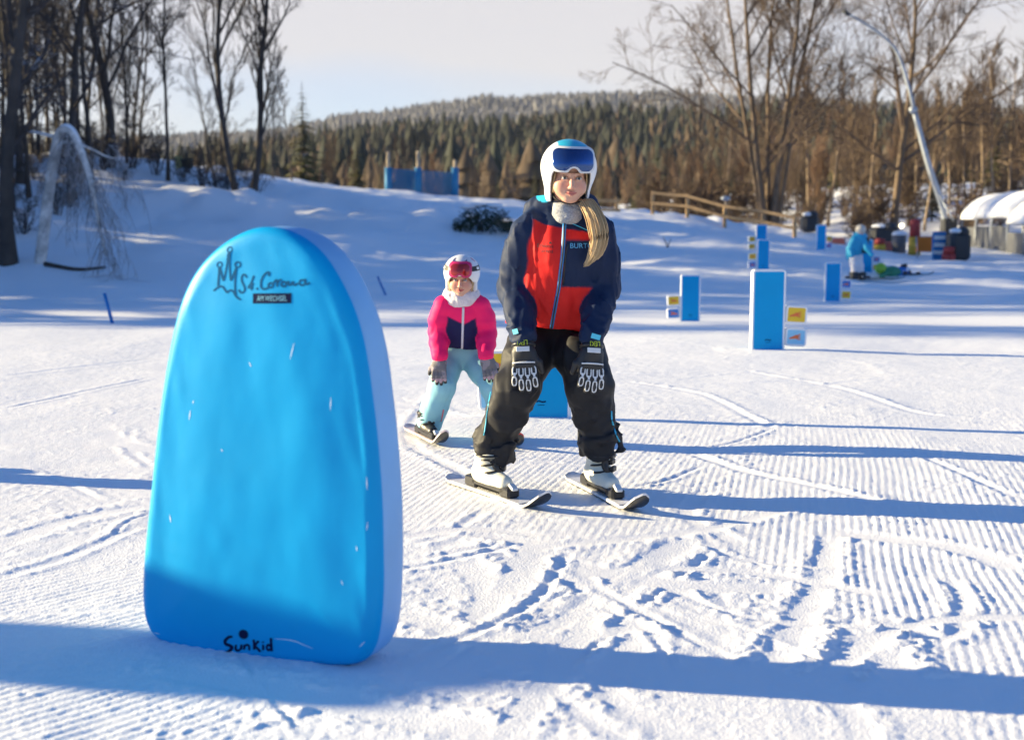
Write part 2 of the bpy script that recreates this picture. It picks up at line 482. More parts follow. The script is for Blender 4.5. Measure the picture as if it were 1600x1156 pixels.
    o['kind'] = 'structure'; o['label'] = 'groomed white snow slope marked with ridges and ski tracks'
    # a height sampler for things that stand on the detailed snow
    return o
SNOW = build_snow()

# ------------------------------------------------------------------ colours shared by the foam figures
M_BLUE = mat('foam_blue', (.0005, .315, .67), .45, var=(2.5, .06), bump=(9, .12, .01), spec=.15)
M_BLUE_SIDE_SNOWLIT = mat('foam_blue_side_snowlit', (.17, .42, .74), .5, var=(4, .08), bump=(9, .15, .01))  # paler than the front: light bounced off the snow is put into this blue
M_WHITE_FOAM = mat('foam_white', (.78, .80, .84), .5, var=(5, .05))
M_YELLOW = mat('foam_yellow', (.80, .52, .02), .5, var=(5, .06))
M_LBLUE = mat('foam_pale_blue', (.25, .58, .82), .5, var=(5, .06))
M_MBLUE = mat('foam_mid_blue', (.02, .19, .58), .5, var=(5, .06))
M_ORANGE = mat('print_orange', (.75, .16, .04), .5)
M_TEAL_PRINT = mat('print_teal', (.003, .085, .20), .8, spec=.1)
M_NAVY_PRINT = mat('print_navy', (.003, .010, .05), .8, spec=.1)
M_LIGHT_PRINT = mat('print_light', (.22, .50, .66), .8, spec=.1)
M_SCUFF = mat('scuff', (.62, .74, .86), .7)

def text2d(s, width=1.0):
    cu = bpy.data.curves.new('t', 'FONT'); cu.body = s; cu.resolution_u = 3
    ob = bpy.data.objects.new('t', cu); COL.objects.link(ob)
    dg = bpy.context.evaluated_depsgraph_get(); ev = ob.evaluated_get(dg); me = ev.to_mesh()
    V = np.array([v.co[:2] for v in me.vertices]); F = [list(p.vertices) for p in me.polygons]
    ev.to_mesh_clear(); bpy.data.objects.remove(ob); bpy.data.curves.remove(cu)
    c = (V.max(0) + V.min(0)) / 2
    return (V - c) / (V[:, 0].max() - V[:, 0].min()) * width, F
def ribbon2d(P, w, n=None, closed=False):
    """flat stroke of width w (scalar or per point) through 2D points"""
    P = np.asarray(P, float)
    if n:
        if closed: P = spline(np.vstack([P, P[:1]]), n)
        else: P = spline(P, n)
    w = np.interp(np.linspace(0, 1, len(P)), np.linspace(0, 1, len(np.atleast_1d(w))), np.atleast_1d(w))
    T = nrm(np.gradient(P, axis=0)); Nn = np.stack([-T[:, 1], T[:, 0]], 1)
    V = np.vstack([P + Nn * w[:, None] / 2, P - Nn * w[:, None] / 2]); k = len(P)
    return V, [[i, k + i, k + i + 1, i + 1] for i in range(k - 1)]
def merge2(parts):
    V, F, n = [], [], 0
    for v, f in parts: V.append(v); F += [[i + n for i in q] for q in f]; n += len(v)
    return np.vstack(V), F

# ------------------------------------------------------------------ the tall rounded foam figure in front
def build_big_figure():
    a = math.radians(22.0)
    nrmv = np.array([-math.sin(a), -math.cos(a), 0]); tv = np.array([math.cos(a), -math.sin(a), 0])
    gx, gy = g2(400, 1026)
    O = np.array([gx, gy, 0.0])
    def plane(u, v):
        d = ray(u, v); k = ((O - CAMP) @ nrmv) / (d @ nrmv); p = CAMP + k * d - O
        return np.array([p @ tv, p[2]])
    out = [(217, 930), (222, 970), (238, 998), (275, 1017), (330, 1027), (400, 1034), (470, 1040), (530, 1043), (562, 1036), (580, 1012), (589, 965), (592, 880), (588, 760), (578, 650),
           (566, 560), (548, 490), (520, 430), (488, 388), (450, 363), (412, 355), (375, 362), (335, 386), (300, 425), (275, 480), (257, 560), (242, 660), (229, 780), (220, 870)]
    out = np.array([plane(*q) for q in out])
    n = 150
    S = spline(np.vstack([out, out[:1]]), n + 1)[:-1]
    S = (S + np.roll(S, 1, 0) + np.roll(S, -1, 0)) / 3
    T = nrm(np.roll(S, -1, 0) - np.roll(S, 1, 0)); NI = np.stack([-T[:, 1], T[:, 0]], 1)
    cen = np.array([(S[:, 0].max() + S[:, 0].min()) / 2, .5])
    if ((cen - S) * NI).sum() < 0: NI = -NI
    TH = .155; b = .028
    def bulge(p2):                      # pillow swell and slack wrinkles of the skin, metres in front of the plane
        q = p2 - cen
        rim = np.min(np.linalg.norm(p2[:, None, :] - S[None, ::2, :], axis=2), 1)
        w = sst(rim, 0, .22)
        wr = (fbm2(p2[:, 0] * 5, p2[:, 1] * 3, 3, 71) - .5) * .012 + (noise2(p2[:, 0] * 26 + p2[:, 1] * 9, p2[:, 1] * 7, 72) - .5) * .005 * (1 - sst(rim, .02, .13))
        return .016 * w + wr * sst(rim, 0, .05)
    rings, depth = [], []
    for o, d in [(.004, TH), (0, TH - .012), (-.002, TH * .66), (0, TH * .33), (-.001, .03), (.004, .014), (.014, .004), (.026, 0)]:
        rings.append(S + NI * o); depth.append(np.full(n, d))
    base = S + NI * .026
    for f in np.linspace(.975, .02, 52):
        r = cen + (base - cen) * f
        rings.append(r); depth.append(-bulge(r))
    nb = 7                              # ring count of the side
    V, F = [], []
    for k, (r, d) in enumerate(zip(rings, depth)):
        dd = d + (.004 * (noise2(np.arange(n) * .35, np.full(n, k * .7), 73) - .5) if k < 5 else 0)
        V.append(O + r[:, :1] * tv + np.stack([np.zeros(n), np.zeros(n), r[:, 1]], 1) - dd[:, None] * nrmv)
    V = np.vstack(V); K = len(rings); mi = []
    flip = False
    for k in range(K - 1):
        for j in range(n):
            F.append([k * n + j, k * n + (j + 1) % n, (k + 1) * n + (j + 1) % n, (k + 1) * n + j]); mi.append(1 if k < 4 else 0)
    F.append(list(range((K - 1) * n, K * n))); mi.append(0)
    F.append(list(range(n))[::-1]); mi.append(1)
    t = thing('foam_figure', 'tall rounded bright blue foam figure with crown logo in the foreground', 'foam figure', O)
    pad = part('foam_pad', (V, F), [M_BLUE, M_BLUE_SIDE_SNOWLIT], t, midx=mi)
    bz = S[:, 1].min()
    # dark rubber feet under the lower edge
    for xx in (-.14, .22):
        foot = O + tv * xx - nrmv * TH * .5
        part('foot', box((foot[0], foot[1], max(bz, .0) * .5 - .004), (.07, .05, max(bz, .02) * .5 + .02), rotz(-a), .006), mat_dark_rubber, t, smooth=False)
    PV = np.asarray(V, float)
    bvP = BVHTree.FromPolygons([tuple(v) for v in PV], [tuple(f) for f in F])
    def stick(V2, lift=.0008):          # lay print on the real skin of the pad
        W = O + V2[:, :1] * tv + np.stack([np.zeros(len(V2)), np.zeros(len(V2)), V2[:, 1]], 1) + .3 * nrmv
        out = []
        for p in W:
            h = bvP.ray_cast(Vector(p), Vector(-nrmv)); out.append((np.array(h[0]) if h[0] is not None else p - .3 * nrmv) + lift * nrmv)
        return np.array(out)
    def printed(name, parts, m, lift=.0008, label=None):
        V2, F2 = merge2(parts)
        V2 = np.array([plane(*q) for q in V2])
        o = part(name, (stick(V2, lift), F2), m, t, smooth=False)
        if label: o['label'] = label
        return o
    # crop of the logo seen at 8.889x, origin (320, 370)
    c = lambda pts: [(320 + p[0] / 8.889, 370 + p[1] / 8.889) for p in pts]
    ring = lambda cx, cy, r: [(cx + r * math.cos(q), cy + r * math.sin(q)) for q in np.linspace(0, 2 * math.pi, 12, endpoint=False)]
    crown = [ribbon2d(c(ring(352, 178, 36)), 2.3, 26, True), ribbon2d(c(ring(217, 388, 36)), 2.3, 26, True), ribbon2d(c(ring(478, 386, 38)), 2.3, 26, True),
             ribbon2d(c([(212, 425), (215, 520), (212, 600), (210, 680)]), 3.2, 12), ribbon2d(c([(225, 430), (250, 500), (275, 590), (292, 588), (312, 480), (330, 340), (340, 220)]), 3.0, 30),
             ribbon2d(c([(362, 220), (360, 340), (370, 480), (385, 590), (402, 585), (430, 500), (462, 425)]), 3.0, 30), ribbon2d(c([(462, 430), (452, 540), (450, 640), (455, 730), (470, 800)]), 2.8, 16),
             ribbon2d(c([(150, 748), (190, 715), (230, 690), (270, 688), (310, 730), (345, 770), (375, 745), (410, 742), (440, 770), (470, 820), (505, 850), (540, 868)]), 3.0, 40)]
    printed('crown_print', crown, M_TEAL_PRINT)
    script = [ribbon2d(c([(612, 565), (590, 530), (560, 525), (540, 565), (548, 620), (580, 680), (592, 730), (570, 768), (530, 768), (508, 730)]), 3.0, 34),
              ribbon2d(c([(712, 535), (690, 610), (665, 665), (640, 700), (680, 705), (710, 700)]), 3.0, 22), ribbon2d(c([(712, 640), (690, 690), (690, 740)]), 2.6, 10),
              ribbon2d(c([(758, 708), (768, 716), (778, 712)]), 3.6, 6),
              ribbon2d(c([(918, 545), (925, 505), (900, 490), (855, 530), (822, 600), (820, 680), (850, 720), (900, 715), (935, 690)]), 3.2, 34),
              ribbon2d(c(ring(955, 670, 32)), 3.0, 24, True), ribbon2d(c([(985, 650), (1020, 600), (1040, 610), (1042, 660), (1045, 690)]), 3.0, 16), ribbon2d(c([(1045, 640), (1070, 600), (1100, 598)]), 3.0, 10),
              ribbon2d(c(ring(1130, 655, 33)), 3.0, 24, True), ribbon2d(c([(1165, 640), (1190, 620), (1195, 660), (1225, 665), (1250, 620), (1258, 660), (1285, 668), (1320, 640)]), 3.0, 30),
              ribbon2d(c(ring(1375, 635, 38)), 3.0, 24, True), ribbon2d(c([(1415, 580), (1420, 630), (1440, 658), (1480, 635)]), 3.0, 14)]
    printed('script_lettering', script, M_TEAL_PRINT, label='handwritten dark teal lettering St. Corona')
    printed('name_plate_print', [ribbon2d(c([(712, 852), (1238, 848)]), 15.7, 16)], M_NAVY_PRINT, .0008)
    tv2, tf = text2d('AM WECHSEL', 46)
    printed('plate_lettering', [(np.array([(320 + 978 / 8.889 + q[0], 370 + 849 / 8.889 - q[1] * 1.6) for q in tv2]), [f[::-1] for f in tf])], M_LIGHT_PRINT, .0016)
    # maker's name, seen at 12.84x, origin (330, 960)
    c = lambda pts: [(330 + p[0] / 12.84, 960 + p[1] / 12.84) for p in pts]
    star = []
    for q in range(26):
        r = 112 if q % 2 == 0 else 88
        star.append((660 + r * math.cos(q * math.pi / 13), 385 + r * math.sin(q * math.pi / 13)))
    maker = [(np.array(c(star)), [list(range(26))]),
             ribbon2d(c([(440, 440), (370, 440), (290, 510), (290, 580), (360, 610), (420, 650), (370, 720), (300, 755), (240, 740)]), [2.6, 4.6, 5, 4.6, 5, 5.2, 5, 4.4, 2.6], 34),
             ribbon2d(c([(500, 600), (490, 680), (530, 720), (580, 690), (600, 600), (605, 700)]), 3.2, 24), ribbon2d(c([(660, 700), (660, 600), (665, 640), (710, 600), (760, 620), (765, 710)]), 3.4, 24),
             ribbon2d(c([(860, 490), (868, 600), (862, 700)]), 3.8, 10), ribbon2d(c([(960, 520), (880, 615), (920, 660), (990, 740)]), 3.8, 16),
             ribbon2d(c([(1040, 600), (1042, 710)]), 3.4), ribbon2d(c([(1038, 535), (1042, 560)]), 3.6),
             ribbon2d(c([(1190, 640), (1140, 600), (1110, 660), (1140, 712), (1195, 680)]), 3.4, 24), ribbon2d(c([(1210, 460), (1205, 600), (1210, 735)]), 4.2, 12),
             ribbon2d(c([(440, 800), (800, 835)]), 1.7, 6), ribbon2d(c([(910, 850), (1230, 895)]), 1.7, 6)]
    printed('maker_lettering', maker, M_NAVY_PRINT, label='dark navy lettering Sunkid with a small sun')
    # scuffs
    sc = [[(465, 535), (462, 548), (459, 560)], [(394, 565), (397, 572)], [(305, 625), (304, 630)], [(573, 745), (574, 765)], [(558, 852), (559, 860)], [(267, 803), (269, 815)], [(575, 815), (574, 828)],
          [(430, 997), (460, 1000), (490, 1012)], [(240, 988), (250, 990)], [(536, 905), (538, 912)], [(562, 1010), (570, 1002)], [(300, 640), (298, 655)], [(520, 620), (519, 640)], [(350, 700), (352, 704)]]
    for s in sc: printed('scuff', [ribbon2d(s, [.5, 1.6, .5], 8)], M_SCUFF, .0008)
    return t
mat_dark_rubber = mat('dark_rubber', (.02, .02, .025), .8)
BIG = build_big_figure()
# unseen padded post, added at the left to cast shadow on snow and figure
def added_shade_post():
    b = np.array(BIG.location) + np.array([-7.3, 1.30, 0])
    t = thing('added_shade_post', 'tall blue padded post added unseen outside the left edge to cast a shadow', 'post', b)
    part('post_core', tube(np.array([b - [0, 0, .2], b + [0, 0, 1.90]]), .07, 10), M_WHITE_FOAM, t)
    for k in range(3):
        part('padding', tube(np.array([b + [0, 0, .01 + .61 * k], b + [0, 0, .04 + .61 * k], b + [0, 0, .58 + .61 * k], b + [0, 0, .61 + .61 * k]]), [.22, .25, .25, .22], 18), M_BLUE, t)
added_shade_post()

# ------------------------------------------------------------------ the small slalom figures with two side wings
def rounded_slab(w, h, d, r=.028, wav=0):
    """upright slab, front towards -y, base at z=0; front face inset so that front and rim can differ in colour"""
    def loop(o, y):
        pts = []
        for cx, cz, a0 in ((w / 2 - r, r, -90), (w / 2 - r, h - r, 0), (-w / 2 + r, h - r, 90), (-w / 2 + r, r, 180)):
            for k in range(4):
                a = math.radians(a0 + 30 * k)
                pts.append([cx + (r - o) * math.cos(a), y, cz + (r - o) * math.sin(a)])
        return pts
    L = [loop(.006, d / 2), loop(0, d / 2 - .008), loop(0, -d / 2 + .008), loop(.006, -d / 2), loop(.020, -d / 2 - .001)]
    V = np.array([p for l in L for p in l]); n = 16; F, mi = [], []
    for k in range(4):
        for j in range(n): F.append([k * n + j, k * n + (j + 1) % n, (k + 1) * n + (j + 1) % n, (k + 1) * n + j]); mi.append(1)
    F += [list(range(4 * n, 5 * n)), list(range(n))[::-1]]; mi += [0, 0]
    return V, F, mi
_me_slab = None
def slalom_figure(u, v, label, side, cols, H=.76, W=.315, yaw=0.0, name='slalom_figure'):
    p = ground(u, v)
    R = rotz(yaw)
    t = thing(name, label, 'foam figure', p - np.array([0, 0, .015]), 'small slalom foam figures with two wings')
    V, F, mi = rounded_slab(W, H, .062)
    part('board', (V @ R.T + p - [0, 0, .015], F), [M_BLUE, M_WHITE_FOAM], t, smooth=False, midx=mi)
    for zc, m, dz in ((.30, cols[0], -.012), (.095, cols[1], -.012)):
        Vw, Fw, mw = rounded_slab(.205, .170, .06, .03)
        Vw = Vw * [1, 1, 1] - [0, 0, .085]
        Vw = Vw @ roty(side * .06).T + [side * (W / 2 + .108), .01, zc + .03]
        wg = part('wing', (Vw @ R.T + p, Fw), [m, M_WHITE_FOAM], t, smooth=False, midx=mw)
        # printed hand: palm and fingers
        hp = [ribbon2d([(-.055 * side, -.012), (0, 0)], [.012, .03], 6), ribbon2d([(0, 0), (.028 * side, .004)], [.038, .034], 4)]
        for q in range(4): hp.append(ribbon2d([(.022 * side, .012 - .010 * q), (.052 * side, .030 - .018 * q)], .0085, 4))
        V2, F2 = merge2(hp)
        Vh = np.stack([V2[:, 0], np.full(len(V2), -.0325), V2[:, 1]], 1) + [side * (W / 2 + .098), .01, zc + .03]
        part('hand_print', (Vh @ R.T + p, F2), M_ORANGE, wg, smooth=False)
    # small dark maker's mark near the foot of the board
    V2, F2 = merge2([ribbon2d([(-.03, 0), (-.012, .006), (.008, 0), (.03, .004)], .009, 8), ribbon2d([(-.022, -.02), (.022, -.018)], .004, 4)])
    Vm = np.stack([V2[:, 0], np.full(len(V2), -.031 - .0025), V2[:, 1] + .10], 1)
    part('maker_mark', (Vm @ R.T + p, F2), M_NAVY_PRINT, t, smooth=False)
    return t
slalom_figure(1198, 548, 'nearest small blue slalom board, white edged, wings on the right, in sunlight', 1, (M_YELLOW, M_LBLUE), yaw=.10)
slalom_figure(1078, 502, 'small blue slalom board in shade with yellow and blue wings on its left', -1, (M_YELLOW, M_MBLUE), yaw=-.04)
slalom_figure(1300, 471, 'small blue slalom board with blue upper and yellow lower wing below the skier', 1, (M_MBLUE, M_YELLOW), yaw=.06)
slalom_figure(1192, 422, 'small blue slalom board half hidden behind the nearest sunlit one', -1, (M_YELLOW, M_MBLUE), yaw=.0)
slalom_figure(1189, 392, 'far small blue slalom board in front of the wooden fence end', -1, (M_YELLOW, M_YELLOW), yaw=.0)
slalom_figure(1282, 391, 'far small blue slalom board right of the fence end, with yellow upper wing', 1, (M_YELLOW, M_MBLUE), yaw=.25)
slalom_figure(1353, 426, 'small blue slalom board right behind the skier in the turquoise jacket', 1, (M_MBLUE, M_YELLOW), yaw=.15, H=.85)
_p = np.array([-4.45, 6.45])  # extra board out of view, added for the thin shadow on the left
_u, _v = px(np.array([_p[0], _p[1], tz(*_p)]))
slalom_figure(_u, _v, 'small blue slalom board added unseen outside the left edge to cast a thin shadow', 1, (M_YELLOW, M_LBLUE), yaw=.3)
slalom_figure(846, 652, 'small blue slalom board standing right behind the instructor between her legs', -1, (M_YELLOW, M_LBLUE), yaw=-.10, H=.80, W=.37)

# ------------------------------------------------------------------ implicit surfaces for bodies and clothes
def snet(f, xs, ys, zs):
    """surface net of f = 0 on a rectilinear grid -> verts, quads"""
    xs, ys, zs = [np.asarray(a, np.float64) for a in (xs, ys, zs)]
    nx, ny, nz = len(xs), len(ys), len(zs)
    Fv = np.empty((nx, ny, nz))
    G = np.stack(np.meshgrid(ys, zs, indexing='ij'), -1).reshape(-1, 2)
    step = max(1, 400000 // (ny * nz))
    for i in range(0, nx, step):
        xx = xs[i:i + step]
        P = np.concatenate([np.repeat(xx, len(G))[:, None], np.tile(G, (len(xx), 1))], 1)
        Fv[i:i + step] = f(P).reshape(len(xx), ny, nz)
    S = Fv < 0
    cnt = np.zeros((nx - 1, ny - 1, nz - 1), np.int8)
    for a in (0, 1):
        for b in (0, 1):
            for c in (0, 1): cnt += S[a:nx - 1 + a, b:ny - 1 + b, c:nz - 1 + c]
    mixed = (cnt > 0) & (cnt < 8)
    I, J, K = np.nonzero(mixed)
    idx = np.full(mixed.shape, -1, np.int64); idx[mixed] = np.arange(len(I))
    pos = np.zeros((len(I), 3)); w = np.zeros(len(I))
    co = [(0, 0, 0), (1, 0, 0), (0, 1, 0), (1, 1, 0), (0, 0, 1), (1, 0, 1), (0, 1, 1), (1, 1, 1)]
    for a, b in [(0, 1), (2, 3), (4, 5), (6, 7), (0, 2), (1, 3), (4, 6), (5, 7), (0, 4), (1, 5), (2, 6), (3, 7)]:
        A, B = co[a], co[b]
        fa = Fv[I + A[0], J + A[1], K + A[2]]; fb = Fv[I + B[0], J + B[1], K + B[2]]
        m = (fa < 0) != (fb < 0)
        t = np.where(m, fa / np.where(m, fa - fb, 1), 0)
        pa = np.stack([xs[I + A[0]], ys[J + A[1]], zs[K + A[2]]], 1); pb = np.stack([xs[I + B[0]], ys[J + B[1]], zs[K + B[2]]], 1)
        pos += np.where(m[:, None], pa + t[:, None] * (pb - pa), 0); w += m
    pos /= w[:, None]
    Q = []
    def add(e, s0, c0, c1, c2, c3):
        ok = e
        i, j, k = np.nonzero(ok)
        q = np.stack([idx[i + c[0], j + c[1], k + c[2]] for c in (c0, c1, c2, c3)], 1)
        fl = s0[i, j, k]
        q[fl] = q[fl][:, ::-1]
        Q.append(q)
    e = S[:-1, 1:-1, 1:-1] != S[1:, 1:-1, 1:-1]; add(e, ~S[:-1, 1:-1, 1:-1], (0, 0, 0), (0, 1, 0), (0, 1, 1), (0, 0, 1))
    e = S[1:-1, :-1, 1:-1] != S[1:-1, 1:, 1:-1]; add(e, ~S[1:-1, :-1, 1:-1], (0, 0, 0), (0, 0, 1), (1, 0, 1), (1, 0, 0))
    e = S[1:-1, 1:-1, :-1] != S[1:-1, 1:-1, 1:]; add(e, ~S[1:-1, 1:-1, :-1], (0, 0, 0), (1, 0, 0), (1, 1, 0), (0, 1, 0))
    return pos, np.vstack(Q)
def cap(P, a, b, ra, rb=None, sq=None):
    """tapered capsule; sq flattens it along world y"""
    rb = ra if rb is None else rb
    a, b = np.asarray(a, float), np.asarray(b, float)
    if sq is not None:
        k = np.array([1, 1 / sq, 1]); P = P * k; a = a * k; b = b * k
    e = b - a; t = np.clip(((P - a) @ e) / (e @ e + 1e-12), 0, 1)
    return np.linalg.norm(P - a - t[:, None] * e, axis=1) - (ra + (rb - ra) * t)
def ell(P, c, r, R=None):
    q = P - np.asarray(c, float)
    if R is not None: q = q @ R
    r = np.asarray(r, float)
    k0 = np.linalg.norm(q / r, axis=1); k1 = np.linalg.norm(q / r ** 2, axis=1)
    return k0 * (k0 - 1) / np.maximum(k1, 1e-9)
def rbox(P, c, h, r, R=None):
    q = P - np.asarray(c, float)
    if R is not None: q = q @ R
    q = np.abs(q) - (np.asarray(h, float) - r)
    return np.linalg.norm(np.maximum(q, 0), axis=1) + np.minimum(q.max(1), 0) - r
def smin(a, b, k):
    h = np.clip(.5 + .5 * (b - a) / k, 0, 1); return b + (a - b) * h - k * h * (1 - h)
def smax(a, b, k): return -smin(-a, -b, k)
def chain(P, pts, rads, k=.03, sq=None):
    d = None
    for i in range(len(pts) - 1):
        c = cap(P, pts[i], pts[i + 1], rads[i], rads[i + 1], sq); d = c if d is None else smin(d, c, k)
    return d
def rng_ax(lo, hi, h): return np.arange(lo - 2 * h, hi + 2.5 * h, h)
def bounds(pts, pad): p = np.asarray(pts); return p.min(0) - pad, p.max(0) + pad
def fold(P, amp, s=0, fr=(16, 16, 11)):
    """soft creases of heavy cloth"""
    q = P * np.array(fr); w = noise3(q * .5 + 7, s + 3) * 2.2
    n = noise3(q + w[:, None], s)
    n2 = noise3(q * 2.3 + w[:, None], s + 1)
    return amp * ((1 - np.abs(2 * n - 1)) ** 1.5 - .4) + amp * .45 * ((1 - np.abs(2 * n2 - 1)) - .5)
def crease(P, amp, s=0, fr=(12, 12, 4)):
    """thin raised pinches in cloth"""
    q = P * np.array(fr); w = noise3(q * .55 + 3, s + 2) * 2.6
    return -amp * (1 - np.abs(2 * noise3(q + w[:, None], s) - 1)) ** 4
def projector(VF):
    V, F = VF
    T = np.vstack([F[:, [0, 1, 2]], F[:, [0, 2, 3]]])
    return BVHTree.FromPolygons([tuple(v) for v in np.asarray(V, float)], [tuple(int(i) for i in t) for t in T])
def drape(bv, pts, dirs=None, lift=.003, origin=None):
    """drop pixel positions (or rays) on a garment surface"""
    out = []
    last = None
    for k, q in enumerate(pts):
        if dirs is None: o, d = CAMP, nrm(ray(*q))
        else: o, d = q, dirs
        h = bv.ray_cast(Vector(o), Vector(d))
        if h[0] is None: p = last if last is not None else np.asarray(o) + np.asarray(d) * 6
        else: p = np.array(h[0]) - np.asarray(d) * lift
        out.append(p); last = p
    return np.array(out)

M_SKIN = mat('skin', attr=True, rough=.5, sub=.12, spec=.35)
M_EYE = mat('eye', attr=True, rough=.15)
M_BROW = mat('brow', (.17, .10, .05), .8)
M_CLOTH = mat('jacket_cloth', attr=True, rough=.62, bump=(420, .12, .002), spec=.2)
M_PANTS = mat('dark_trousers', (.016, .016, .019), .62, bump=(380, .12, .002), spec=.3)
M_PANTS_AQUA = mat('aqua_trousers', (.28, .58, .66), .65, bump=(380, .12, .002), spec=.3, var=(6, .05))
M_BLACK = mat('black_plastic', (.012, .012, .014), .4)
M_GLOVE = mat('glove_leather', (.016, .016, .018), .5, bump=(300, .2, .002))
M_GLOVE_GREY = mat('glove_grey', attr=True, rough=.75, bump=(260, .3, .003))
M_WHITE = mat('white_plastic', (.75, .75, .74), .35)
M_CREAM = mat('boot_cream', (.72, .71, .60), .38, var=(14, .05))
M_STEEL = mat('buckle_steel', (.35, .36, .38), .35, metal=.8)
M_HELMET = mat('helmet_shell', attr=True, rough=.3, coat=.3)
M_LENS = mat('goggle_lens', (.03, .075, .22), .12, metal=.75, coat=.5)
M_LENS_RED = mat('goggle_lens_red', (.42, .03, .03), .14, metal=.5, coat=.5)
M_RASP = mat('goggle_frame_raspberry', (.55, .02, .13), .35)
M_FRAME = mat('goggle_frame', (.62, .63, .65), .4)
M_HAIR = mat('blond_hair', (.50, .35, .19), .7, var=(60, .2), spec=.25)
M_KNIT = mat('grey_knit', (.34, .35, .37), .95, bump=(240, .8, .005), var=(140, .3))
M_FLEECE = mat('pale_fleece', (.80, .72, .72), .95, bump=(150, .9, .008), var=(40, .06))
M_ZIP = mat('zip_blue', (.03, .22, .55), .4)
M_ZIP_W = mat('zip_white', (.7, .68, .72), .4)
M_CYAN = mat('cyan_trim', (.06, .52, .75), .5)
M_LIME = mat('lime_print', (.60, .70, .03), .5)
M_SKI_TOP = mat('ski_top', (.70, .70, .72), .3, var=(25, .25))
M_SKI_BLACK = mat('ski_black', (.012, .012, .013), .3)
M_SKI_RED = mat('ski_red', (.55, .05, .04), .35)
M_TEXT_DARK = mat('text_dark', (.06, .01, .015), .6)
M_NECK_STRAP = mat('strap_black', (.012, .012, .013), .7)

NAVY = np.array([.010, .022, .062]); RED = np.array([.66, .018, .016]); CYAN = np.array([.03, .45, .66])

def paint(n, base): c = np.empty((n, 3)); c[:] = base; return c
def blend(c, m, col): m = np.asarray(m, float)[:, None]; return c * (1 - m) + np.asarray(col) * m

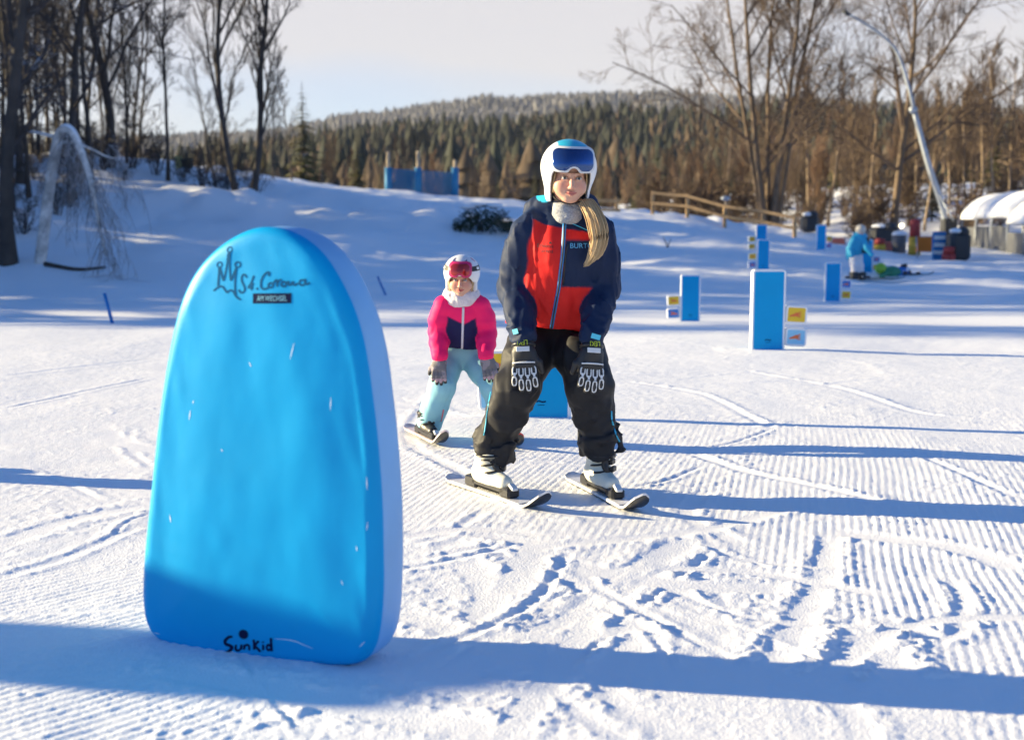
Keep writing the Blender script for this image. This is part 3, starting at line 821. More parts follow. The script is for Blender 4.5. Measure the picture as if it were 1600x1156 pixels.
def build_head(t, C, R, s, child=False):
    """head and neck with a face; C centre of the head, R rotation head->world, s scale"""
    def f(P):
        q = ((P - C) @ R) / s
        d = ell(q, (0, .018, .032), (.074, .094, .100))
        d = smin(d, ell(q, (0, -.018, -.040), (.066, .066, .063) if not child else (.064, .064, .058)), .03)
        d = smin(d, ell(q, (0, -.062, -.085), (.028, .02, .018)) if not child else ell(q, (0, -.060, -.088), (.022, .018, .016)), .03)
        for sx in (-1, 1):
            d = smin(d, ell(q, (sx * .034, -.052, -.036), (.033, .027, .031) if not child else (.034, .028, .032)), .025)
            d = smax(d, -ell(q, (sx * .0305, -.092, .005), (.016, .0135, .010)), .012)
            d = smin(d, cap(q, (sx * .012, -.084, .021), (sx * .046, -.070, .023), .006, .005), .012)
            d = smin(d, ell(q, (sx * .010, -.094, -.036), (.0075, .008, .006)), .006)
            # lids
            d = smin(d, cap(q, (sx * .018, -.0845, .0115), (sx * .043, -.0785, .0105), .0042, .0036), .004)
            d = smin(d, cap(q, (sx * .019, -.0825, -.004), (sx * .042, -.0775, -.003), .0038, .003), .004)
            d = smin(d, ell(q, (sx * .076, .02, -.002), (.012, .022, .03)), .01)
        d = smin(d, chain(q, [(0, -.080, .016), (0, -.094, -.012), (0, -.104, -.031)], [.008, .0085, .0105] if not child else [.007, .008, .0105], .008), .012)
        d = smin(d, chain(q, [(-.026, -.078, -.0520), (-.008, -.0885, -.0565), (0, -.0885, -.0580), (.008, -.0885, -.0565), (.026, -.078, -.0520)], [.003, .0055, .005, .0055, .003], .003), .006)
        d = smin(d, chain(q, [(-.019, -.080, -.063), (0, -.0875, -.0665), (.019, -.080, -.063)], [.003, .0062, .003], .003), .006)
        d = smax(d, -chain(q, [(-.029, -.0825, -.0530), (-.009, -.0950, -.0612), (.009, -.0950, -.0612), (.029, -.0825, -.0530)], [.0012, .0018, .0018, .0012], .002), .003)
        d = smin(d, cap(q, (0, .025, -.06), (0, .05, -.20), .053, .06), .03)
        return d * s
    lo = C - .13 * s; hi = C + .13 * s
    h = .0029 * s
    V, F = snet(f, rng_ax(lo[0], hi[0], h), rng_ax(lo[1], hi[1], h), np.concatenate([np.arange(C[2] - .235 * s, C[2] - .125 * s, h * 3), np.arange(C[2] - .125 * s, C[2] + .15 * s, h)]))
    q = ((V - C) @ R) / s
    c = paint(len(V), (.66, .375, .265))
    n = noise3(q * 60, 4)[:, None]
    c = c * (.95 + .1 * n)
    g = lambda p, r: np.exp(-(((q - np.array(p)) / np.array(r)) ** 2).sum(1))
    for sx in (-1, 1):
        c = blend(c, .42 * g((sx * .040, -.07, -.03), (.02, .05, .02)), (.66, .20, .15))
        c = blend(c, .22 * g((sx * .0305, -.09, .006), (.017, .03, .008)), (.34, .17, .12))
    c = blend(c, .35 * g((0, -.105, -.032), (.013, .03, .010)), (.70, .25, .18))
    lip = np.clip((1 - ((q[:, 0] / .027) ** 2 + ((q[:, 2] + .0605 - 4.5 * q[:, 0] ** 2) / (.0098 - .12 * np.abs(q[:, 0]))) ** 2)) * 3, 0, 1) * (q[:, 1] < -.07)
    c = blend(c, .8 * lip, (.50, .13, .12) if not child else (.52, .08, .08))
    inner = np.clip(1 - np.abs(q[:, 2] + .0612 - 9 * q[:, 0] ** 2) / (.0022 if not child else .0034), 0, 1) * (np.abs(q[:, 0]) < .026) * (q[:, 1] < -.07)
    c = blend(c, .8 * inner, (.16, .03, .03))
    body = part('body', (V, F), M_SKIN, t, col=c)
    W = lambda p: C + s * (R @ np.asarray(p, float))
    for sx in (-1, 1):
        ev, ef = sphere((0, 0, 0), .0125, 20, 14)
        ec = paint(len(ev), (.50, .46, .44))
        gaze = nrm(np.array([0, -1, -.02])); a = ev @ gaze / .0125
        ec = blend(ec, a > .82, (.04, .06, .08) if not child else (.16, .22, .26)); ec = blend(ec, a > .955, (.006, .006, .006))
        part('eye', ((ev + np.array([sx * .0305, -.0735, .0042])) * s @ R.T + C, ef), M_EYE, body, col=ec)
        lash = np.array([W((sx * x, y, z)) for x, y, z in ((.018, -.0865, .0075), (.025, -.0885, .0105), (.034, -.0870, .0105), (.043, -.0815, .0075))])
        part('eyelashes', tube(spline(lash, 8), [.0008 * s] + [.0019 * s] * 6 + [.0008 * s], 5), M_BROW, body)
        br = np.array([W((sx * x, y, z)) for x, y, z in ((.014, -.0925, .0270), (.027, -.0890, .0310), (.040, -.0815, .0300), (.050, -.0720, .0240))])
        part('eyebrow', tube(spline(br, 10), np.array([1.4, 2.2, 2.4, 2.4, 2.2, 2, 1.8, 1.5, 1.1, .6]) * .0009 * s, 5), M_BROW if not child else M_HAIR, body)
    return body

def helmet(t, C, R, s, race=True):
    """shell with ear pieces and lining; returns (helmet part, sdf of the outer skin in head space)"""
    def outer(q):
        d = ell(q, (0, .022, .045), (.116, .138, .112))
        if race: d = smin(d, chain(q, [(0, .030, .03), (0, .030, -.062)], [.111, .098], .03, 1.12), .03)
        else: d = smin(d, chain(q, [(0, .03, .03), (0, .035, -.02)], [.110, .100], .03, 1.15), .03)
        return d
    def f(P):
        q = ((P - C) @ R) / s
        o = outer(q)
        inn = ell(q, (0, .018, .03), (.083, .104, .106)); inn = smin(inn, cap(q, (0, .02, .02), (0, .03, -.12), .083, .08), .02)
        d = smax(o, -inn, .006)
        if race:
            d = smax(d, -rbox(q, (0, -.16, -.070), (.080, .165, .125), .05), .010)   # face opening
            d = smax(d, -(q[:, 2] + .108 + .18 * np.maximum(q[:, 1] + .02, 0)), .01)
        else:
            d = smax(d, -rbox(q, (0, -.16, -.085), (.076, .165, .115), .05), .010)
            d = smax(d, -(q[:, 2] + .020 + .10 * q[:, 1]), .01)
        return d * s
    h = .0042 * s
    lo, hi = C - .165 * s, C + .185 * s
    V, F = snet(f, rng_ax(lo[0], hi[0], h), rng_ax(lo[1], hi[1], h), rng_ax(C[2] - .14 * s, C[2] + .175 * s, h))
    q = ((V - C) @ R) / s
    c = paint(len(V), (.74, .75, .76))
    ins = outer(q) < -.0035
    if race:
        c = blend(c, (q[:, 2] > .128 - .25 * np.maximum(-q[:, 1] - .02, 0) - .06 * np.maximum(-q[:, 1] - .05, 0)) & (np.abs(q[:, 0] - .004) < .062 - .25 * (q[:, 2] - .14)) & ~ins, (.03, .40, .58))
    else:
        c = blend(c, (noise3(q * 26, 77) > .80) & (q[:, 2] > .085) & ~ins, (.06, .06, .16))
        c = blend(c, (noise3(q * 30, 78) > .84) & (q[:, 2] > .085) & ~ins, (.55, .12, .14))
    c = blend(c, ins, (.30, .29, .28) if race else (.62, .60, .58))
    return part('helmet', (V, F), M_HELMET, t, col=c), outer, (V, F)

def goggles(t, C, R, s, outer, zc, hw, hh, m_frame, m_lens, off=.012, bw=.006, notch=.030):
    def shape(q, g):
        x, z = q[:, 0], q[:, 2] - zc
        r = .030
        dx = np.abs(x) - (hw + g - r); dz = np.abs(z + .10 * np.abs(x) * 0) - (hh + g - r)
        d = np.hypot(np.maximum(dx, 0), np.maximum(dz, 0)) + np.minimum(np.maximum(dx, dz), 0) - r
        d = smax(d, -(np.hypot(x * .95, (z + hh + .006) * 1.0) - (notch - g)), .012)   # nose arch
        return d
    def frame(P):
        q = ((P - C) @ R) / s
        d = np.maximum(np.abs(outer(q) - off * .55) - off * .62, shape(q, bw)); return np.maximum(d, q[:, 1] + .01) * s
    def lens(P):
        q = ((P - C) @ R) / s
        d = smax(np.abs(outer(q) - off * .85) - off * .50, shape(q, -.001), .004); return np.maximum(d, q[:, 1] + .01) * s
    h = .0034 * s
    ax = lambda: (rng_ax(C[0] - .14 * s, C[0] + .14 * s, h), rng_ax(C[1] - .19 * s, C[1] + .03 * s, h), rng_ax(C[2] + (zc - hh - .04) * s, C[2] + (zc + hh + .045) * s, h))
    g = part('goggles', snet(frame, *ax()), m_frame, t)
    part('lens', snet(lens, *ax()), m_lens, g)
    return g

def boot(t, g, fwd, s, m_shell, lean=.05, name='ski_boot', top=.195):
    """ski boot standing at ground point g, pointing along fwd"""
    f = nrm([fwd[0], fwd[1], 0]); sd = np.array([-f[1], f[0], 0]); up = np.array([0, 0, 1.0])
    Q = lambda a, b, z: g + s * (f * a + sd * b + up * z)
    def shell(P):
        d = chain(P, [Q(-.095, 0, .075), Q(.02, 0, .068), Q(.125, 0, .058)], [.048 * s, .050 * s, .040 * s], .02 * s)
        d = smin(d, chain(P, [Q(-.055, 0, .10), Q(-.035, 0, .20), Q(-.035 + lean * .6, 0, top)], [.060 * s, .061 * s, .062 * s], .03 * s), .05 * s)
        d = smax(d, (.036 * s) - (P[:, 2] - g[2]), .006 * s)
        return smax(d, (P[:, 2] - g[2]) - top * s, .01 * s)
    lo, hi = bounds([Q(-.16, -.11, .02), Q(.19, .11, .36), Q(-.16, .11, .02), Q(.19, -.11, .02)], .01)
    h = .0075 * s
    b = part(name, snet(shell, *[rng_ax(lo[i], hi[i], h) for i in range(3)]), m_shell, t)
    Rm = np.stack([f, sd, up], 1)
    part('sole', box(Q(.015, 0, .029), (.152 * s, .036 * s, .014 * s), Rm, .006 * s), M_BLACK, b, smooth=False)
    for a, z, ln in ((.062, .112, .047), (.036, .145, .052), (.038, .175, .053)):
        th = np.linspace(-1.15, 1.15, 9)
        rr = ln + .012
        P = np.array([Q(a - .062 + rr * math.cos(q) * (1.0 if z > .2 else 1.05), rr * math.sin(q), z + .012 * math.sin(q)) for q in th])
        part('buckle_strap', tube(P, .0105 * s, 6, flat=.5), M_BLACK, b)
        part('buckle', box(Q(a - .058 + rr * .80, rr * .66, z + .006), (.026 * s, .011 * s, .013 * s), Rm @ rotz(-.75), .003 * s), M_BLACK, b, smooth=False)
    part('boot_tongue', tube(np.array([Q(.072, 0, .098), Q(.040, 0, .130), Q(.036, 0, .165), Q(.040, 0, .190)]), [.014 * s, .020 * s, .021 * s, .019 * s], 8), M_BLACK, b)
    P = np.array([Q(-.035 + lean * .5 + .064 * math.cos(q), .064 * math.sin(q), top - .012) for q in np.linspace(0, 2 * math.pi, 17)])
    part('power_strap', tube(P, .013 * s, 6, caps=False, flat=.5), M_BLACK, b)
    return b

def ski(g, fwd, label, front=.44, back=.36, w=.095, m_top=M_SKI_TOP, m_tip=M_SKI_BLACK, name='ski', group=None, s=1.0):
    f = nrm([fwd[0], fwd[1], 0]); sd = np.array([-f[1], f[0], 0])
    t = thing(name, label, 'ski', g, group)
    a = np.linspace(-back, front, 40)
    tipd = np.clip((a - (front - .16)) / .16, 0, 1); tail = np.clip((-back + .06 - a) / .06, 0, 1)
    z = .014 + .085 * tipd ** 1.8 + .02 * tail ** 1.6
    wid = w * (.82 + .18 * (a / front) ** 2) * np.sqrt(np.clip(1 - np.clip((a - (front - .07)) / .0705, 0, 1) ** 2, .02, 1)) * np.sqrt(np.clip(1 - np.clip((-back + .03 - a) / .031, 0, 1) ** 2, .1, 1))
    def strip(i0, i1, lift, thick, ws):
        V = []
        for i in range(i0, i1):
            for q, dz in ((-.5, thick), (.5, thick), (.5, 0), (-.5, 0)):
                V.append(g + f * a[i] + sd * q * wid[i] * ws + np.array([0, 0, z[i] + lift + dz]))
        n = i1 - i0; F = []
        for i in range(n - 1):
            for j in range(4): F.append([i * 4 + j, i * 4 + (j + 1) % 4, (i + 1) * 4 + (j + 1) % 4, (i + 1) * 4 + j])
        F += [[3, 2, 1, 0], [4 * n - 4, 4 * n - 3, 4 * n - 2, 4 * n - 1]]
        return V, F
    b = part('ski_board', strip(0, 40, 0, .010, 1.0), m_top, t, smooth=False)
    part('ski_base', strip(0, 40, -.0024, .002, 1.01), M_SKI_BLACK, b, smooth=False)
    part('top_sheet', strip(3, 32, .0108, .002, .93), m_top, b, smooth=False)
    part('tip_sheet', strip(32, 39, .0108, .002, .85), m_tip, b, smooth=False)
    Rm = np.stack([f, sd, np.array([0, 0, 1.0])], 1)
    for c, hx, hz in ((.165 * s, .045 * s, .026 * s), (-.155 * s, .055 * s, .030 * s)):
        part('binding', box(g + f * c + np.array([0, 0, .025 + hz]), (hx, .036 * s, hz), Rm, .01 * s), M_BLACK, t, smooth=False)
        part('binding_lever', box(g + f * (c + np.sign(c) * .035 * s) + np.array([0, 0, .03 + 2 * hz]), (.026 * s, .018 * s, .008 * s), Rm @ roty(.5 * np.sign(c)), .004), M_WHITE, t, smooth=False)
    part('binding_plate', box(g + np.array([0, 0, .029]), (.12 * s, .022 * s, .006), Rm, .002), M_BLACK, t, smooth=False)
    return t

def glove(t, wrist, knuck, nrmv, s, thumb_side, m, style, col=None):
    """five-fingered glove; wrist and knuckle-line points, nrmv points out of the back of the hand"""
    wrist, knuck = np.asarray(wrist, float), np.asarray(knuck, float)
    fd = nrm(knuck - wrist); n = nrm(nrmv - fd * (fd @ nrmv)); sd = np.cross(fd, n)
    Rm = np.stack([sd, fd, n], 1)
    fingers = []
    curl = .22
    for i, (o, L) in enumerate(zip((-.041, -.014, .013, .040), (.094, .110, .106, .084))):
        if thumb_side > 0: pass
        L *= s; spread = o * 2.2
        root = knuck + sd * o * s - fd * .008 * s
        d1 = nrm(fd + sd * spread - n * .10); d2 = nrm(d1 - n * curl * 1.2); d3 = nrm(d2 - n * curl * 1.8)
        p1 = root + d1 * L * .48; p2 = p1 + d2 * L * .32; p3 = p2 + d3 * L * .24
        fingers.append([root, p1, p2, p3])
    tb = wrist + fd * np.linalg.norm(knuck - wrist) * .45 + sd * thumb_side * .036 * s
    td = nrm(fd * .75 + sd * thumb_side * .75 - n * .35); td2 = nrm(fd * .9 + sd * thumb_side * .25 - n * .5)
    thumb = [tb, tb + td * .045 * s, tb + td * .045 * s + td2 * .042 * s]
    pc = wrist * .42 + knuck * .58; hl = np.linalg.norm(knuck - wrist)
    def f(P):
        d = rbox(P, pc, (.054 * s, hl * .50, .024 * s), .022 * s, Rm)
        d = smin(d, cap(P, wrist - fd * .045 * s, wrist + fd * .02 * s, .046 * s, .044 * s), .025 * s)
        for q in fingers: d = smin(d, chain(P, q, [.0150 * s, .0142 * s, .0136 * s, .012 * s], .006 * s), .007 * s)
        d = smin(d, chain(P, thumb, [.019 * s, .0165 * s, .014 * s], .008 * s), .014 * s)
        return d
    lo, hi = bounds(np.vstack([[wrist - fd * .06 * s], [pc], thumb] + [q for q in fingers]), .06 * s)
    h = .0042 * s
    V, F = snet(f, *[rng_ax(lo[i], hi[i], h) for i in range(3)])
    c = None
    if style == 'child':
        q = V - knuck; along = q @ fd; side = q @ sd
        c = paint(len(V), (.17, .16, .17)); c = blend(c, (noise3(V * 40, 5) > .55), (.30, .26, .28))
        c = blend(c, (along > .062 * s) & (q @ n > -.02 * s), (.50, .34, .37))
        c = blend(c, (q @ n < -.012 * s), (.03, .03, .03))
    gl = part('glove', (V, F), m, t, col=c)
    if style == 'race':
        for q in fingers:
            for a, b, w in ((0, 1, .0095), (1, 3, .0088)):
                A = q[a] + (q[1] - q[0]) * (.16 if a == 0 else .14); B = q[b] * .95 + q[a] * .05 if b == 3 else q[1] * .93 + q[0] * .07
                ax = nrm(B - A); nn = nrm(n - ax * (ax @ n)); ss = np.cross(ax, nn)
                L = np.linalg.norm(B - A); loop = []
                for th in np.linspace(0, 2 * math.pi, 17):
                    cx, cy = math.cos(th), math.sin(th)
                    e = lambda v: math.copysign(abs(v) ** .55, v)
                    loop.append((A + B) / 2 + ax * e(cx) * L / 2 + ss * e(cy) * w * s + nn * (.0125 * s))
                part('finger_guard', tube(np.array(loop), .0036 * s, 5, caps=False), M_WHITE, gl)
            part('guard_bridge', bar(q[1] - n * -.0148 * s - fd * .007 * s, q[1] + n * .0148 * s + fd * .009 * s, .010 * s, .004 * s), M_WHITE, gl, smooth=False)
        part('knuckle_band', tube(np.array([knuck + sd * o * s - fd * .018 * s + n * (.027 - 4 * o * o) * s for o in np.linspace(-.050, .050, 9)]), .0042 * s, 5), M_WHITE, gl)
        part('wrist_label', box(wrist + fd * .022 * s + n * .043 * s, (.030 * s, .011 * s, .003 * s), Rm, .001), M_WHITE, gl, smooth=False)
        part('cuff_strap', tube(np.array([wrist - fd * .004 + s * .0475 * (n * math.cos(a) + sd * math.sin(a)) for a in np.linspace(0, 2 * math.pi, 21)]), .009 * s, 5, caps=False), M_BLACK, gl)
        V2, F2 = text2d('LEKI', .046 * s)
        V3 = wrist - fd * .004 + sd * 0 + n * .060 * s + V2[:, :1] * sd * 1.0 * np.sign(sd @ np.array([-1, 0, 0])) + V2[:, 1:] * fd * 1.25
        part('cuff_lettering', (V3, F2), M_LIME, gl, smooth=False)
    return gl

# ------------------------------------------------------------------ the instructor
def instructor():
    Y = 5.66
    J = lambda u, v, d=0.0: at(u, v, Y + d)
    gl_ = np.array([*g2(768, 778), 0.0]); gr_ = np.array([*g2(940, 778), 0.0])
    root = np.array([(gl_[0] + gr_[0]) / 2, (gl_[1] + gr_[1]) / 2, 0])
    t = thing('person', 'person in navy and red ski jacket and white helmet bending with hands on knees', 'person', root)
    # ---- trousers
    hipL, hipR = J(838, 522, .16), J(890, 522, .16)
    kneeL, kneeR = J(809, 606, -.10), J(921, 602, -.10)
    ankL, ankR = J(775, 692, -.02), J(939, 690, -.02)
    legs = [(hipL, kneeL, ankL), (hipR, kneeR, ankR)]
    def trousers(P):
        d = ell(P, J(862, 515, .18), (.185, .16, .15))
        for k, (a, b, c) in enumerate(legs):
            m1 = (a + b) / 2 + np.array([0, -.02, .01]); m2 = b * .5 + c * .5 + np.array([(-.012 if k == 0 else -.01), .01, 0])
            l = chain(P, [a, m1, b, m2, c], [.114, .102, .088, .081, .082], .05)
            end = c + (c - b) * .03
            l = smax(l, -((P - end) @ nrm(b - c)), .012)                              # open hem
            e = c + nrm(b - c) * .01
            l = smin(l, np.maximum(np.abs((P - e) @ nrm(b - c)) - .05, np.abs(np.linalg.norm(np.cross(P - e, nrm(b - c)), axis=1) - .086) - .010), .012)
            d = smin(d, l, .05)
        d = smax(d, P[:, 2] - J(870, 470, 0)[2], .01)
        near = np.minimum(np.linalg.norm(P - kneeL, axis=1), np.linalg.norm(P - kneeR, axis=1))
        low = sst(-P[:, 2], -.62, -.28)
        return d + fold(P, .013 + .007 * low, 31, (8, 8, 6)) + .5 * low * fold(P, .010, 33, (6, 6, 20)) + crease(P, .013, 35, (9, 9, 5)) + (1 - sst(near, .06, .2)) * crease(P, .010, 36, (8, 8, 14)) + low * crease(P, .012, 37, (7, 7, 17))
    lo, hi = bounds([hipL, hipR, kneeL, kneeR, ankL, ankR, J(862, 480, .2)], .16); hi[1] += .12
    h = .0085
    VT = snet(trousers, rng_ax(lo[0], hi[0], h), rng_ax(lo[1], hi[1], h), rng_ax(lo[2] + .06, hi[2] - .02, h))
    tr = part('trousers', VT, M_PANTS, t)
    bvT = projector(VT)
    for nm, pts, w in (('side_piping', [(767, 612), (762, 640), (758, 668), (756, 680)], .007), ('side_zip', [(955, 642), (957, 660), (963, 680), (968, 690)], .010)):
        P = drape(bvT, [tuple(q) for q in spline(np.array(pts, float), 14)], lift=.003)
        part(nm, tube(P, w / 2, 5, flat=.6), M_CYAN, tr)
    # ---- jacket
    shL, shR = J(826, 365, -.07), J(932, 367, -.07)
    elL, elR = J(805, 446, -.02), J(941, 446, -.02)
    wrL, wrR = J(817, 520, -.205), J(926, 522, -.205)
    zh = J(870, 515, .0)[2]
    hc = J(878, 332, .00)
    def torso(P):
        d = chain(P, [J(878, 388, -.06), J(872, 440, .0), J(864, 500, .10)], [.168, .172, .190], .06, .80)
        d = smin(d, cap(P, J(838, 366, -.06), J(920, 366, -.06), .078), .05)
        d = smin(d, ell(P, J(860, 505, .13), (.205, .16, .10)), .05)
        zl = zh + .02 * np.sin(P[:, 0] * 9 + 1) - .0 * P[:, 1]
        return smax(d, zl - P[:, 2], .012)
    def arms(P, k=None):
        A = smin(chain(P, [shL, (shL + elL) / 2 + np.array([-.008, .0, 0]), elL, (elL + wrL) / 2, wrL], [.084, .078, .071, .063, .053], .03), 9, .01) if k != 1 else 9
        B = chain(P, [shR, (shR + elR) / 2 + np.array([.008, 0, 0]), elR, (elR + wrR) / 2, wrR], [.084, .078, .071, .062, .052], .03) if k != 0 else 9
        return np.minimum(A, B)
    def hood(P):
        q = P - hc
        q = q @ rotx(-.35)
        rr = np.hypot(q[:, 0] / 1.30, q[:, 1]) - .092
        d = np.hypot(rr, (q[:, 2] + .10 * q[:, 1]) * .62) - .033
        d = smin(d, ell(P, J(876, 334, .13), (.125, .075, .085)), .05)
        return d
    def jacket(P):
        d = smin(torso(P), arms(P), .035)
        d = smin(d, hood(P), .028)
        d = d + fold(P, .0085, 12, (13, 13, 4.5)) + fold(P, .003, 14, (9, 9, 22))
        el = np.minimum(np.minimum(np.linalg.norm(P - elL, axis=1), np.linalg.norm(P - elR, axis=1)), np.minimum(np.linalg.norm(P - wrL, axis=1), np.linalg.norm(P - wrR, axis=1)))
        d = d + crease(P, .011, 17, (11, 11, 3.5)) + (1 - sst(el, .07, .16)) * crease(P, .012, 19, (9, 9, 17))
        # throat opening
        d = smax(d, -cap(P, J(893, 300, -.07), J(889, 327, -.13), .060, .046), .015)
        return d
    lo, hi = bounds([shL, shR, elL, elR, wrL, wrR, hc, J(860, 500, .25)], .12)
    h = .0068
    VJ = snet(jacket, rng_ax(lo[0], hi[0], h), rng_ax(lo[1], hi[1] + .05, h), rng_ax(lo[2], hi[2] + .02, h))
    V = VJ[0]
    U, Wv = px(V)
    c = paint(len(V), NAVY)
    dt, da, dh = torso(V), arms(V), hood(V)
    front = V[:, 1] < Y + .12
    zipx = lambda w: np.interp(w, [335, 400, 450, 515], [883, 879, 873, 861])
    red = sst(da - dt, -.010, -.002) * sst(dh - dt, .004, .012) * sst(Wv - np.interp(U, [830, 850, 880, 925], [340, 351, 357, 364]), -1, 1) * front
    c = blend(c, red, RED)
    right = sst(U - zipx(Wv), 2, 4)
    c = blend(c, right * sst(Wv, 374, 376) * (1 - sst(Wv, 448, 450)) * (dt < da + .03) * front, NAVY)
    c = blend(c, (dt < da) & (Wv > 480) & ~front, (.55, .10, .02))
    c = blend(c, (dh < dt) & (dh < da) & (np.hypot(U - 850, Wv - 303) < 13) , CYAN)
    c = blend(c, (np.hypot(U - 851, Wv - 302) < 14) & (U < 858), CYAN)
    jk = part('jacket', VJ, M_CLOTH, t, col=c)
    bvJ = projector(VJ)
    def jp(name, pts, w, m, flat=.4, lift=.002, sides=6):
        P = drape(bvJ, [tuple(q) for q in pts], lift=lift)
        return part(name, tube(P, w, sides, flat=flat), m, jk)
    zp = np.array([(zipx(v), v) for v in np.linspace(350, 513, 40)])
    jp('zip', zp, .0085, M_ZIP); jp('zip_teeth', zp, .0032, M_BLACK, 1.0, .007)
    jp('collar_flap', spline(np.array([(868, 318), (874, 328), (880, 340)], float), 10), .010, mat('flap_red', RED, .6), .5, .006)
    jp('yoke_seam', spline(np.array([(884, 346), (900, 352), (918, 360)], float), 14), .0030, M_CYAN, .6)
    jp('pocket_zip', spline(np.array([(888, 382), (884, 398), (880, 445)], float), 14), .0035, M_BLACK, .6)
    def lettering(name, s, u, v, wpx, m, hs=1.0, rot=0.0):
        V2, F2 = text2d(s, wpx)
        cr, sr = math.cos(rot), math.sin(rot)
        pts = [(u + q[0] * cr + q[1] * hs * sr, v - q[1] * hs * cr + q[0] * sr) for q in V2]
        return part(name, (drape(bvJ, pts, lift=.0035), F2), m, jk, smooth=False)
    lettering('chest_lettering', 'BURTON', 913, 384, 44, mat('text_blue', (.10, .42, .72), .5), 1.0)
    lettering('chest_lettering', 'Erlebnis', 852, 384, 25, M_TEXT_DARK, 1.0, .06)
    lettering('chest_lettering', 'arena', 855, 393, 19, M_TEXT_DARK, 1.0, .06)
    part('chest_emblem', (drape(bvJ, [(857, 381), (860, 377), (863, 381)], lift=.0035), [[0, 2, 1]]), M_TEXT_DARK, jk, smooth=False)
    for pts in ([(801, 519), (809, 517)], [(924, 524), (938, 528)]):
        V2, F2 = ribbon2d(np.array(pts, float), 8, None)
        part('cuff_tab', (drape(bvJ, [tuple(q) for q in V2], lift=.009), F2), M_CYAN, jk, smooth=False)
    # ---- head
    C = J(889, 277, -.13); R = rotz(.11) @ roty(.04) @ rotx(.12)
    s = 1.0
    body = build_head(t, C, R, s)
    hm, outer, VH = helmet(t, C, R, 1.0, True)
    goggles(t, C, R, 1.0, outer, .081, .089, .047, M_FRAME, M_LENS, notch=.026)
    # letters on the side of the shell
    bvH = projector(VH)
    sdir = nrm(R @ np.array([.86, .50, 0])); rgt = nrm(np.cross(sdir, [0, 0, 1.0])); ctr = C + R @ np.array([-.105, -.036, .066]) - sdir * .3
    V2, F2 = text2d('HEAD', .058)
    pts = [ctr + rgt * q[0] + np.array([0, 0, q[1] * .9]) for q in V2]
    part('helmet_lettering', (drape(bvH, pts, sdir, .002), F2), M_BLACK, hm, smooth=False)
    # gaiter, chin strap
    nk = C + R @ np.array([0, .012, -.134])
    def gaiter(P):
        d = chain(P, [nk + np.array([0, .005, .030]), nk + np.array([0, -.008, -.015]), nk + np.array([0, -.012, -.035])], [.056, .058, .062], .03, 1.0)
        return smax(smax(d, (P - (nk + [0, 0, .040])) @ np.array([0, -.25, .97]), .008), -(cap(P, nk + [0, 0, .0], nk + [0, 0, .1], .047)), .008) + fold(P, .009, 3, (14, 14, 34))
    part('neck_gaiter', snet(gaiter, *[rng_ax(nk[i] - .12, nk[i] + .12, .006) for i in range(3)]), M_KNIT, t)
    st = np.array([C + R @ np.array([.066 * math.sin(a), -.012 - .052 * math.cos(a), -.105 + .035 * (1 - math.cos(a)) * .9]) for a in np.linspace(-1.5, 1.5, 15)])
    part('chin_strap', tube(st, .0055, 6, flat=.6), M_NECK_STRAP, t)
    # ---- hair: ponytail over the shoulder, a few strands at the temples
    path = spline(np.array([C + R @ np.array([.075, .02, -.10]), J(917, 314, -.15), J(931, 340, -.215), J(937, 372, -.225), J(930, 398, -.215), J(915, 417, -.205)]), 22)
    rad = np.interp(np.linspace(0, 1, 22), [0, .15, .5, .8, 1], [.020, .030, .034, .026, .010])
    rng = np.random.RandomState(3); strands = []; tones = []
    for k in range(430):
        a = rng.uniform(0, 2 * math.pi); r = math.sqrt(rng.rand()) * (1.0 if k % 12 else 1.35); ph = rng.uniform(0, 6); wv = rng.uniform(.001, .005)
        tt = np.linspace(0, rng.uniform(.72, 1.0), 14)
        Pp = np.stack([np.interp(tt, np.linspace(0, 1, 22), path[:, i]) for i in range(3)], 1)
        rr = np.interp(tt, np.linspace(0, 1, 22), rad)
        Pp = Pp + np.stack([rr * r * math.cos(a) + wv * np.sin(tt * 6 + ph), rr * r * math.sin(a) * .7, wv * np.cos(tt * 5 + ph)], 1)
        strands.append(tube(Pp, np.interp(tt, [0, .8, 1], [.0022, .0018, .0006]), 4, caps=False)); tones.append(rng.uniform(.62, 1.25))
    tone = np.repeat(np.array(tones), 14 * 4)[:, None] * np.array([.60, .43, .24])
    part('ponytail', merge(strands), mat('hair_strands', attr=True, rough=.6, spec=.3), t, col=tone)
    for sx in (-1, 1):
        tem = []
        for k in range(7):
            x0 = .070 + .002 * k
            tem.append(tube(np.array([C + R @ np.array([sx * (x0 - .004), -.052 + .006 * k, .035]), C + R @ np.array([sx * x0, -.044 + .007 * k, -.01]), C + R @ np.array([sx * (x0 - .002), -.034 + .007 * k, -.065])]), [.0045, .0045, .002], 4))
        part('temple_hair', merge(tem), M_HAIR, t)
    # ---- gloves
    nL = nrm(np.array([-.10, -.95, .30])); nR = nrm(np.array([.22, -.93, .30]))
    glove(t, J(818, 541, -.215), J(819, 574, -.245), nL, .95, -1, M_GLOVE, 'race')
    glove(t, J(924, 543, -.215), J(924, 576, -.245), nR, .95, 1, M_GLOVE, 'race')
    # ---- boots and skis
    fl = np.array(g2(838, 797)) - np.array(g2(722, 757)); fr = np.array(g2(990, 795)) - np.array(g2(905, 751))
    boot(t, gl_ + [0, 0, .035], fl, .88, M_CREAM, .05); boot(t, gr_ + [0, 0, .035], fr, .88, M_CREAM, .05)
    ski(gl_ + [0, 0, .006], fl, 'short white ski with black tip under the boot nearer the big blue figure', group="instructor's pair of skis", s=.88)
    ski(gr_ + [0, 0, .006], fr, "short white ski with black tip under the instructor's boot farther from the blue figure", group="instructor's pair of skis", s=.88)
    return t
INSTR = instructor()

